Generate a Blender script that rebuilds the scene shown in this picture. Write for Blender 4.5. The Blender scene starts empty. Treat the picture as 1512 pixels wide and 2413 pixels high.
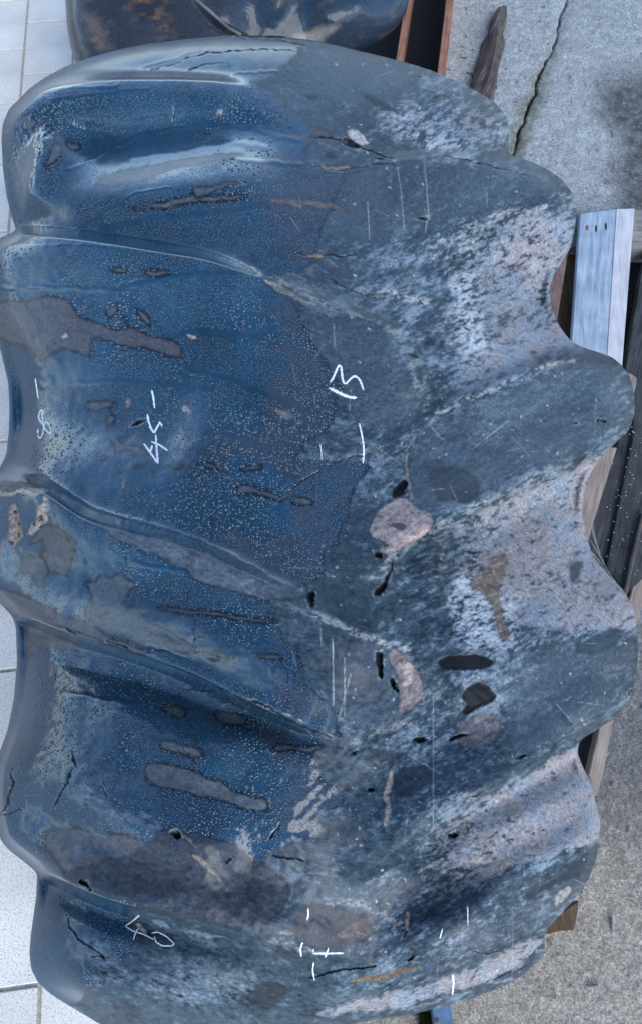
import bpy, math, random
import numpy as np
from mathutils import Vector

# ------------------------------------------------------------------ camera, light
scene = bpy.context.scene
C = scene.collection
PITCH = math.radians(62.0)
CAMZ = 2.0
F = 1847.0                     # focal length in photo pixels (photo taken as 1512 x 2412)
CX, CY = 756.0, 1206.0
cam_d = bpy.data.cameras.new('camera')
cam = bpy.data.objects.new('camera', cam_d)
C.objects.link(cam)
cam.location = (0, 0, CAMZ)
cam.rotation_euler = (math.pi / 2 - PITCH, 0, 0)
cam_d.sensor_fit = 'VERTICAL'
cam_d.sensor_height = 36.0
cam_d.lens = 36.0 * F / 2412.0
cam_d.clip_start = 0.02
cam_d.clip_end = 500
scene.camera = cam

SUN_EL, SUN_AZ = math.radians(36), math.radians(148)   # azimuth from +Y, negative = left
world = bpy.data.worlds.new('World')
scene.world = world
world.use_nodes = True
wn = world.node_tree.nodes
wl = world.node_tree.links
bg = wn['Background']
sky = wn.new('ShaderNodeTexSky')
sky.sky_type = 'NISHITA'
sky.sun_disc = False
sky.dust_density = 0.0
sky.altitude = 3500
sky.ozone_density = 0.8
sky.sun_elevation = SUN_EL
sky.sun_rotation = SUN_AZ
wl.new(sky.outputs[0], bg.inputs[0])
bg.inputs[1].default_value = 0.15
sd = bpy.data.lights.new('sun', 'SUN')
sd.energy = 1.45
sd.angle = math.radians(48)
sd.color = (1.0, 0.97, 0.93)
sun = bpy.data.objects.new('sun', sd)
C.objects.link(sun)
sdir = Vector((math.sin(SUN_AZ) * math.cos(SUN_EL), math.cos(SUN_AZ) * math.cos(SUN_EL), math.sin(SUN_EL)))
sun.rotation_euler = (-sdir).to_track_quat('-Z', 'Y').to_euler()
sun.location = (1, -3, 5)
scene.view_settings.view_transform = 'Standard'
scene.view_settings.look = 'None'
scene.view_settings.gamma = 1
scene.view_settings.use_curve_mapping = False
scene.view_settings.exposure = 1.12

rng = np.random.default_rng(7)
random.seed(7)

# ------------------------------------------------------------------ helpers
def crop(x0, y0, s, pts):
    """points read off an enlarged crop of the photo -> 1512 x 2412 pixels"""
    k = 1555 / 1512
    return [((x0 + x / s) / k, (y0 + y / s) / k) for x, y in pts]

_s, _c = math.sin(math.pi / 2 - PITCH), math.cos(math.pi / 2 - PITCH)
def rays(x, y):
    """unit direction of the photo pixel"""
    dx = (np.asarray(x, float) - CX) / F
    dy = -(np.asarray(y, float) - CY) / F
    wy = dy * _c + _s
    wz = dy * _s - _c
    n = np.sqrt(dx * dx + wy * wy + wz * wz)
    return np.stack([dx / n, wy / n, wz / n], -1)
CAMP = np.array([0, 0, CAMZ])
def at_z(x, y, z):
    d = rays(x, y)
    t = (z - CAMZ) / d[..., 2]
    return CAMP + d * t[..., None]
def px_of(p):
    p = np.asarray(p, float) - CAMP
    cy = p[..., 1] * _c + p[..., 2] * _s
    cz = -p[..., 1] * _s + p[..., 2] * _c
    return CX + F * p[..., 0] / -cz, CY - F * cy / -cz

def vnoise(x, y, seed):
    xi = np.floor(x).astype(np.int64); yi = np.floor(y).astype(np.int64)
    fx = x - xi; fy = y - yi
    fx = fx * fx * (3 - 2 * fx); fy = fy * fy * (3 - 2 * fy)
    tab = np.random.default_rng(seed).random(65536).astype(np.float32)
    def h(a, b):
        return tab[((a * 7919 + b * 104729 + (a * b) * 31) & 65535)]
    a = h(xi, yi); b = h(xi + 1, yi); c = h(xi, yi + 1); d = h(xi + 1, yi + 1)
    return (a + (b - a) * fx) * (1 - fy) + (c + (d - c) * fx) * fy
def fbm(x, y, scale, octv=4, seed=1, gain=0.55):
    t = 0; amp = 1; tot = 0; x = x / scale; y = y / scale
    for k in range(octv):
        t = t + amp * vnoise(x + 17.3 * k, y - 9.1 * k, seed + k)
        tot += amp; amp *= gain; x = x * 2.03 + y * 0.11; y = y * 2.03 - x * 0.05
    return (t / tot - 0.5) * 2
def sstep(a, b, v):
    t = np.clip((v - a) / (b - a), 0, 1)
    return t * t * (3 - 2 * t)
def lerp3(col, target, m):
    return col + (np.array(target, np.float32) - col) * m[..., None]

def pl_dist(X, Y, pts, vals=None):
    """distance to a polyline, signed side (+ = below/left-hand of travel), value along it"""
    best = np.full(X.shape, 1e9); side = np.zeros(X.shape); val = np.zeros(X.shape)
    if vals is None: vals = [0] * len(pts)
    for k in range(len(pts) - 1):
        (x0, y0), (x1, y1) = pts[k], pts[k + 1]
        dx, dy = x1 - x0, y1 - y0
        L = dx * dx + dy * dy + 1e-9
        t = np.clip(((X - x0) * dx + (Y - y0) * dy) / L, 0, 1)
        ex = X - x0 - t * dx; ey = Y - y0 - t * dy
        d = np.hypot(ex, ey)
        m = d < best
        best = np.where(m, d, best)
        side = np.where(m, np.sign(-dy * (X - x0) + dx * (Y - y0)), side)
        val = np.where(m, vals[k] + (vals[k + 1] - vals[k]) * t, val)
    return best, side, val
def poly_sd(X, Y, pts):
    """signed distance to a polygon, positive inside"""
    best = np.full(X.shape, 1e9); ins = np.zeros(X.shape, bool)
    n = len(pts)
    for k in range(n):
        (x0, y0), (x1, y1) = pts[k], pts[(k + 1) % n]
        dx, dy = x1 - x0, y1 - y0
        L = dx * dx + dy * dy + 1e-9
        t = np.clip(((X - x0) * dx + (Y - y0) * dy) / L, 0, 1)
        best = np.minimum(best, np.hypot(X - x0 - t * dx, Y - y0 - t * dy))
        if y0 != y1:
            cr = ((y0 > Y) != (y1 > Y)) & (X < (x1 - x0) * (Y - y0) / (y1 - y0) + x0)
            ins ^= cr
    return np.where(ins, best, -best)

def tag(o, label=None, cat=None, group=None, kind=None):
    if label: o['label'] = label
    if cat: o['category'] = cat
    if group: o['group'] = group
    if kind: o['kind'] = kind
    return o
def link(name, me, mat=None, parent=None):
    o = bpy.data.objects.new(name, me)
    C.objects.link(o)
    if me is not None and mat is not None: me.materials.append(mat)
    if parent is not None: o.parent = parent
    return o
def empty(name, loc):
    o = bpy.data.objects.new(name, None)
    o.location = loc
    o.empty_display_size = 0.1
    C.objects.link(o)
    bpy.context.view_layer.update()
    return o
def child_at(o, parent):
    """parent without moving the mesh given in world coordinates"""
    o.parent = parent
    o.location = -Vector(parent.location)
    return o
def fast_mesh(name, co, quads, smooth=True):
    me = bpy.data.meshes.new(name)
    co = np.asarray(co, np.float32); quads = np.asarray(quads, np.int32)
    k = quads.shape[1]
    me.vertices.add(len(co)); me.vertices.foreach_set('co', co.ravel())
    me.loops.add(quads.size); me.loops.foreach_set('vertex_index', quads.ravel())
    me.polygons.add(len(quads))
    me.polygons.foreach_set('loop_start', np.arange(0, quads.size, k, dtype=np.int32))
    me.update(calc_edges=True)
    me.polygons.foreach_set('use_smooth', np.full(len(quads), smooth))
    me.update()
    return me
def add_attr(me, name, typ, data):
    a = me.attributes.new(name, typ, 'POINT')
    if typ == 'FLOAT_COLOR':
        rgba = np.ones((len(data), 4), np.float32); rgba[:, :3] = data
        a.data.foreach_set('color', rgba.ravel())
    else:
        a.data.foreach_set('value', np.asarray(data, np.float32).ravel())

# ------------------------------------------------------------------ materials
def mat_new(name):
    m = bpy.data.materials.new(name); m.use_nodes = True
    nt = m.node_tree
    return m, nt.nodes, nt.links, nt.nodes['Principled BSDF']
def attr_stone(name, bump=0.25, spec=0.5, lo=0.72, hi=1.28, scale=420, fleck=130):
    m, n, l, b = mat_new(name)
    a = n.new('ShaderNodeAttribute'); a.attribute_name = 'stone_color'
    r = n.new('ShaderNodeAttribute'); r.attribute_name = 'rough'
    w = n.new('ShaderNodeAttribute'); w.attribute_name = 'wet'
    tc = n.new('ShaderNodeTexCoord')
    no = n.new('ShaderNodeTexNoise'); no.inputs['Scale'].default_value = scale; no.inputs['Detail'].default_value = 4
    no.inputs['Roughness'].default_value = 0.65
    l.new(tc.outputs['Object'], no.inputs['Vector'])
    mr = n.new('ShaderNodeMapRange'); mr.inputs[1].default_value = 0.25; mr.inputs[2].default_value = 0.75
    mr.inputs[3].default_value = lo; mr.inputs[4].default_value = hi
    l.new(no.outputs[0], mr.inputs[0])
    mr.inputs[1].default_value = 0.36; mr.inputs[2].default_value = 0.64
    f2 = n.new('ShaderNodeTexNoise'); f2.inputs['Scale'].default_value = fleck; f2.inputs['Detail'].default_value = 7; f2.inputs['Roughness'].default_value = 0.78
    l.new(tc.outputs['Object'], f2.inputs['Vector'])
    fr = n.new('ShaderNodeMapRange'); fr.inputs[1].default_value = 0.40; fr.inputs[2].default_value = 0.62
    fr.inputs[3].default_value = 0.66; fr.inputs[4].default_value = 1.38
    l.new(f2.outputs[0], fr.inputs[0])
    fm = n.new('ShaderNodeMix'); fm.data_type = 'FLOAT'          # 1 where the water film lies
    l.new(w.outputs['Fac'], fm.inputs[0]); l.new(fr.outputs[0], fm.inputs[2]); fm.inputs[3].default_value = 1.0
    fp = n.new('ShaderNodeMath'); fp.operation = 'MULTIPLY'
    l.new(mr.outputs[0], fp.inputs[0]); l.new(fm.outputs[0], fp.inputs[1])
    mx = n.new('ShaderNodeVectorMath'); mx.operation = 'SCALE'
    l.new(a.outputs['Color'], mx.inputs[0]); l.new(fp.outputs[0], mx.inputs['Scale'])
    l.new(mx.outputs[0], b.inputs['Base Color'])
    l.new(r.outputs['Fac'], b.inputs['Roughness'])
    sm_ = n.new('ShaderNodeMapRange'); sm_.inputs[3].default_value = spec; sm_.inputs[4].default_value = spec * 0.25
    l.new(w.outputs['Fac'], sm_.inputs[0]); l.new(sm_.outputs[0], b.inputs['Specular IOR Level'])
    l.new(w.outputs['Fac'], b.inputs['Coat Weight'])
    b.inputs['Coat Roughness'].default_value = 0.15
    b.inputs['Coat IOR'].default_value = 1.5
    bp = n.new('ShaderNodeBump'); bp.inputs['Strength'].default_value = bump; bp.inputs['Distance'].default_value = 0.002
    l.new(no.outputs[0], bp.inputs['Height']); l.new(bp.outputs[0], b.inputs['Normal'])
    return m
def wood(name, c1, c2, scale=(60, 4, 60), rough=0.75, bump=0.5, turn=0.0):
    m, n, l, b = mat_new(name)
    tc = n.new('ShaderNodeTexCoord')
    mp = n.new('ShaderNodeMapping'); mp.inputs['Scale'].default_value = scale
    vr = n.new('ShaderNodeVectorRotate'); vr.rotation_type = 'Z_AXIS'; vr.inputs['Angle'].default_value = math.radians(turn)
    l.new(tc.outputs['Object'], vr.inputs['Vector']); l.new(vr.outputs[0], mp.inputs['Vector'])
    no = n.new('ShaderNodeTexNoise'); no.inputs['Scale'].default_value = 1.6; no.inputs['Detail'].default_value = 8
    no.inputs['Roughness'].default_value = 0.62; no.inputs['Distortion'].default_value = 0.6
    l.new(mp.outputs[0], no.inputs['Vector'])
    n2 = n.new('ShaderNodeTexNoise'); n2.inputs['Scale'].default_value = 14; n2.inputs['Detail'].default_value = 5
    l.new(tc.outputs['Object'], n2.inputs['Vector'])
    ad = n.new('ShaderNodeMath'); ad.operation = 'ADD'
    ml = n.new('ShaderNodeMath'); ml.operation = 'MULTIPLY'; ml.inputs[1].default_value = 0.5
    l.new(n2.outputs[0], ml.inputs[0]); l.new(no.outputs[0], ad.inputs[0]); l.new(ml.outputs[0], ad.inputs[1])
    cr = n.new('ShaderNodeValToRGB')
    cr.color_ramp.elements[0].position = 0.52; cr.color_ramp.elements[0].color = (*c1, 1)
    cr.color_ramp.elements[1].position = 0.95; cr.color_ramp.elements[1].color = (*c2, 1)
    l.new(ad.outputs[0], cr.inputs[0]); l.new(cr.outputs[0], b.inputs['Base Color'])
    b.inputs['Roughness'].default_value = rough
    bp = n.new('ShaderNodeBump'); bp.inputs['Strength'].default_value = bump; bp.inputs['Distance'].default_value = 0.003
    l.new(ad.outputs[0], bp.inputs['Height']); l.new(bp.outputs[0], b.inputs['Normal'])
    return m
def plain(name, col, rough=0.7, noise=0.25, scale=90, bump=0.2, metal=0.0):
    m, n, l, b = mat_new(name)
    tc = n.new('ShaderNodeTexCoord')
    no = n.new('ShaderNodeTexNoise'); no.inputs['Scale'].default_value = scale; no.inputs['Detail'].default_value = 6
    l.new(tc.outputs['Object'], no.inputs['Vector'])
    mr = n.new('ShaderNodeMapRange'); mr.inputs[1].default_value = 0.3; mr.inputs[2].default_value = 0.7
    mr.inputs[3].default_value = 1 - noise; mr.inputs[4].default_value = 1 + noise
    l.new(no.outputs[0], mr.inputs[0])
    mx = n.new('ShaderNodeVectorMath'); mx.operation = 'SCALE'; mx.inputs[0].default_value = col
    l.new(mr.outputs[0], mx.inputs['Scale']); l.new(mx.outputs[0], b.inputs['Base Color'])
    b.inputs['Roughness'].default_value = rough; b.inputs['Metallic'].default_value = metal
    bp = n.new('ShaderNodeBump'); bp.inputs['Strength'].default_value = bump; bp.inputs['Distance'].default_value = 0.002
    l.new(no.outputs[0], bp.inputs['Height']); l.new(bp.outputs[0], b.inputs['Normal'])
    return m

M_STONE = attr_stone('waxed_dark_stone', 0.12, 0.34, 0.76, 1.26, 380)
M_CONC = attr_stone('rough_concrete', 0.7, 0.3, 0.62, 1.38, 230)
def tile_material():
    m, n, l, b = mat_new('pale_granite')
    tc = n.new('ShaderNodeTexCoord')
    n1 = n.new('ShaderNodeTexNoise'); n1.inputs['Scale'].default_value = 260; n1.inputs['Detail'].default_value = 3
    n2 = n.new('ShaderNodeTexNoise'); n2.inputs['Scale'].default_value = 5; n2.inputs['Detail'].default_value = 5
    for q in (n1, n2): l.new(tc.outputs['Object'], q.inputs['Vector'])
    cr = n.new('ShaderNodeValToRGB')
    cr.color_ramp.elements[0].position = 0.30; cr.color_ramp.elements[0].color = (0.42, 0.42, 0.39, 1)
    cr.color_ramp.elements[1].position = 0.50; cr.color_ramp.elements[1].color = (0.90, 0.86, 0.76, 1)
    l.new(n1.outputs[0], cr.inputs[0])
    mr = n.new('ShaderNodeMapRange'); mr.inputs[1].default_value = 0.3; mr.inputs[2].default_value = 0.7
    mr.inputs[3].default_value = 0.84; mr.inputs[4].default_value = 1.06
    l.new(n2.outputs[0], mr.inputs[0])
    inf = n.new('ShaderNodeObjectInfo')
    m2 = n.new('ShaderNodeMapRange'); m2.inputs[3].default_value = 0.92; m2.inputs[4].default_value = 1.04
    l.new(inf.outputs['Random'], m2.inputs[0])
    mm = n.new('ShaderNodeMath'); mm.operation = 'MULTIPLY'
    l.new(mr.outputs[0], mm.inputs[0]); l.new(m2.outputs[0], mm.inputs[1])
    mx = n.new('ShaderNodeVectorMath'); mx.operation = 'SCALE'
    l.new(cr.outputs[0], mx.inputs[0]); l.new(mm.outputs[0], mx.inputs['Scale'])
    l.new(mx.outputs[0], b.inputs['Base Color'])
    b.inputs['Roughness'].default_value = 0.7
    bp = n.new('ShaderNodeBump'); bp.inputs['Strength'].default_value = 0.3; bp.inputs['Distance'].default_value = 0.001
    l.new(n1.outputs[0], bp.inputs['Height']); l.new(bp.outputs[0], b.inputs['Normal'])
    return m
M_TILE = tile_material()
M_GROUT = plain('sandy_grout', (0.48, 0.47, 0.42), 0.9, 0.3, 120, 0.5)
M_CHALK = plain('chalk', (0.82, 0.86, 0.88), 0.9, 0.15, 500, 0.3)
M_WOOD_SKYTINT = wood('planed_wood_sky_tint', (0.20, 0.28, 0.36), (0.48, 0.58, 0.68), (55, 4, 30), turn=11.0)  # planed wood with the reflected sky put into its colour
M_WOOD_LITFACE = wood('planed_wood_lit_face', (0.42, 0.42, 0.46), (0.66, 0.66, 0.68), (55, 4, 30), turn=11.0)  # same timber, its lit face given a paler colour
M_GREYWOOD = wood('weathered_grey_wood', (0.10, 0.10, 0.09), (0.34, 0.32, 0.29), (6, 60, 30))
M_DARKWOOD = wood('dark_weathered_wood', (0.012, 0.014, 0.016), (0.075, 0.08, 0.085), (80, 5, 30), 0.8, 0.8, turn=20.0)
M_BROWNWOOD = wood('ochre_brown_wood', (0.05, 0.03, 0.014), (0.22, 0.13, 0.06), (50, 4, 30))
M_REDWOOD = wood('reddish_wood', (0.13, 0.055, 0.03), (0.42, 0.20, 0.12), (70, 3, 40), turn=8.0)
M_REDGREY = wood('reddish_grey_wood', (0.10, 0.06, 0.05), (0.30, 0.20, 0.17), (40, 6, 30))
M_BEIGEWOOD = wood('beige_wood', (0.20, 0.15, 0.12), (0.46, 0.38, 0.32), (70, 4, 30), turn=20.0)
M_STICK = wood('weathered_stick_wood', (0.02, 0.016, 0.014), (0.15, 0.12, 0.105), (90, 7, 60), 0.85, 1.0, 28.0)
M_STEEL = plain('blue_painted_steel', (0.16, 0.26, 0.38), 0.35, 0.2, 60, 0.1, 0.4)
M_RUST = plain('rust', (0.25, 0.09, 0.035), 0.85, 0.4, 150, 0.5)
M_MOSS = plain('moss', (0.05, 0.075, 0.012), 0.95, 0.5, 200, 1.0)
M_HOLE = plain('nail_hole', (0.03, 0.02, 0.02), 0.9, 0.3)
M_GAP_SHADE = plain('gap_shade_black', (0.008, 0.008, 0.009), 0.8, 0.3)  # near-black for the sheets that stand in for deep shade
M_CRUMB = plain('white_crumbs', (0.6, 0.6, 0.6), 0.8, 0.1)

# ------------------------------------------------------------------ the ground
# concrete on the right
gx = np.concatenate([np.linspace(-0.25, 0.42, 24)[:-1], np.linspace(0.42, 2.05, 330), np.array([2.2, 2.5, 3, 4, 6, 10, 20, 50, 120, 300, 600])])
gy = np.concatenate([np.array([-600, -300, -120, -50, -20, -8, -4, -2, -1, -.6]), np.linspace(-0.35, 3.75, 560), np.array([3.9, 4.3, 5, 7, 10, 20, 50, 120, 300, 600])])
GX, GY = np.meshgrid(gx, gy)
fine = ((GX > 0.42) & (GX < 2.05) & (GY > -0.35) & (GY < 3.75)).astype(float)
CONC_Z = -0.004
Hn = fbm(GX, GY, 0.35, 4, 11) * 0.006 + (fbm(GX, GY, 0.03, 3, 21) * 0.002 + fbm(GX, GY, 0.011, 2, 31) * 0.002) * fine
gcol = np.zeros(GX.shape + (3,), np.float32) + np.array([0.26, 0.26, 0.25], np.float32)
v = fbm(GX, GY, 0.5, 5, 41)
gcol = gcol * (1 + 0.16 * v)[..., None]
v = fbm(GX, GY, 0.02, 3, 51)
gcol = gcol * (1 + 0.28 * v + 0.15 * fbm(GX, GY, 0.008, 2, 52))[..., None]
PX, PY = px_of(np.stack([GX, GY, np.zeros_like(GX)], -1))
# bluer, lighter upper part, warmer lower part, darker band between
up = sstep(1900, 1100, PY + 60 * v)
gcol = lerp3(gcol, gcol.mean(-1, keepdims=True) * np.array([0.98, 1.07, 1.07], np.float32) * 1.4, up * 0.9)
low = sstep(1700, 2100, PY)
gcol = lerp3(gcol, gcol.mean(-1, keepdims=True) * np.array([1.24, 1.10, 0.88], np.float32) * 1.15, low * 0.9)
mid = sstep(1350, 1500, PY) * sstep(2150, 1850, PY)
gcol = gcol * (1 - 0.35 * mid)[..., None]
# crack with moss
ck = crop(775, 0, 1.9385, [(1170, -60), (1155, 0), (1130, 80), (1100, 190), (1075, 260), (1030, 340), (1010, 430), (985, 480), (950, 560), (930, 620), (905, 690), (890, 760)])
ckw = at_z(np.array([p[0] for p in ck]), np.array([p[1] for p in ck]), 0.0)
d, sgn, _ = pl_dist(GX + fbm(GX, GY, 0.05, 3, 61) * 0.014, GY, [(p[0], p[1]) for p in ckw])
cw = 0.002 + 0.006 * (vnoise(GX * 12, GY * 12, 62))
crk = sstep(1.3, 0.5, d / cw)
Hn = Hn - 0.02 * crk - 0.006 * sstep(0.05, 0.0, d) + 0.006 * sstep(0.0, 0.3, sgn * d) * sstep(0.6, 0.1, d) * fine
moss = sstep(0.07, 0.0, d + 0.03 * fbm(GX, GY, 0.06, 4, 63)) * sstep(0, 260, PY)
gcol = lerp3(gcol, (0.11, 0.115, 0.055), moss * 0.75)
gcol = lerp3(gcol, (0.02, 0.022, 0.014), crk * (0.55 + 0.45 * sstep(0, 200, PY)))
# dark stain
st = [(1420, 190), (1465, 165), (1560, 140), (1640, 300), (1640, 520), (1560, 560), (1470, 500), (1435, 420), (1445, 330), (1405, 250)]
sdm = poly_sd(PX + 40 * fbm(GX, GY, 0.12, 4, 64), PY + 30 * fbm(GX, GY, 0.1, 4, 65), st)
stn = sstep(-45, 45, sdm) * (0.75 + 0.25 * fbm(GX, GY, 0.03, 3, 66))
gcol = lerp3(gcol, (0.022, 0.020, 0.015), np.clip(stn, 0, 1) * 0.95)
# dark aggregate pebbles
pk = vnoise(GX * 55, GY * 38, 71)
peb = sstep(0.90, 0.95, pk) * sstep(0.35, 0.6, vnoise(GX * 5, GY * 5, 72)) * fine
gcol = lerp3(gcol, (0.035, 0.055, 0.075), peb * 0.9)
Hn = Hn + peb * 0.003
lt = sstep(0.86, 0.95, vnoise(GX * 140, GY * 120, 73)) * fine
gcol = lerp3(gcol, (0.38, 0.39, 0.38), lt * 0.6)
co = np.stack([GX, GY, CONC_Z + Hn], -1).reshape(-1, 3)
nr, nc = GX.shape
idx = np.arange(nr * nc).reshape(nr, nc)
q = np.stack([idx[:-1, :-1], idx[:-1, 1:], idx[1:, 1:], idx[1:, :-1]], -1).reshape(-1, 4)
me = fast_mesh('concrete_ground', co, q)
add_attr(me, 'stone_color', 'FLOAT_COLOR', np.clip(gcol, 0.004, 0.9).reshape(-1, 3))
add_attr(me, 'rough', 'FLOAT', np.full(nr * nc, 0.85))
add_attr(me, 'wet', 'FLOAT', np.zeros(nr * nc))
tag(link('concrete_ground', me, M_CONC), kind='structure')

# pale paving on the left : a bed of grout with single tiles on it
YAW = math.radians(7.2)              # courses turned a little against the view
ux, uy = np.array([-math.sin(YAW), math.cos(YAW)]), np.array([math.cos(YAW), math.sin(YAW)])
bed = bpy.data.meshes.new('pavement')
bed.from_pydata([(-600, -600, -0.012), (-0.25, -600, -0.012), (-0.25, 600, -0.012), (-600, 600, -0.012)], [], [(0, 1, 2, 3)])
pav = tag(link('pavement', bed, M_GROUT), kind='structure')
pA = at_z(np.array(56.0), np.array(130.0), 0.0)[:2]      # a long joint seen at the top
off0 = pA @ uy
TW, TL, GAP = 0.205, 0.362, 0.009
pJ = at_z(np.array(30.0), np.array(115.0), 0.0)[:2] @ ux  # a cross joint in the column left of it
def tile_mesh():
    import bmesh
    bm = bmesh.new()
    bmesh.ops.create_cube(bm, size=1)
    for vv in bm.verts: vv.co = Vector((vv.co.x * (TW - GAP), vv.co.y * (TL - GAP), vv.co.z * 0.03))
    bmesh.ops.bevel(bm, geom=bm.edges[:], offset=0.002, segments=1, affect='EDGES')
    m_ = bpy.data.meshes.new('tile'); bm.to_mesh(m_); bm.free()
    return m_
TM = tile_mesh(); TM.materials.append(M_TILE)
for cidx in range(-9, 6):
    lat = off0 + (cidx + 0.5) * TW
    for j in range(-16, 14):
        lon = pJ + (j + 0.5) * TL + (0.5 * TL if cidx % 2 == 0 else 0.0)
        p = ux * lon + uy * lat
        if p[0] > -0.42: continue
        qx, qy = px_of(np.array([p[0], p[1], 0]))
        if not (-330 < qx < 560 and -330 < qy < 2800) or p[1] > 4.6: continue
        t = bpy.data.objects.new('tile', TM); C.objects.link(t); t.parent = pav
        t.location = (p[0], p[1], -0.0165 + random.uniform(-0.0012, 0.0012))
        t.rotation_euler = (random.uniform(-.002, .002), random.uniform(-.002, .002), YAW + random.uniform(-.004, .004))

# ------------------------------------------------------------------ stones
def blur(a, n):
    for _ in range(n):
        p = np.pad(a, 1, mode='edge')
        a = (p[:-2, 1:-1] + p[2:, 1:-1] + p[1:-1, :-2] + p[1:-1, 2:] + 4 * p[1:-1, 1:-1]) / 8
    return a
def bilin(grid, x, y):
    x = np.clip(x, 0, grid.shape[1] - 1.001); y = np.clip(y, 0, grid.shape[0] - 1.001)
    xi = x.astype(int); yi = y.astype(int); fx = x - xi; fy = y - yi
    return (grid[yi, xi] * (1 - fx) + grid[yi, xi + 1] * fx) * (1 - fy) + (grid[yi + 1, xi] * (1 - fx) + grid[yi + 1, xi + 1] * fx) * fy

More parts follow.
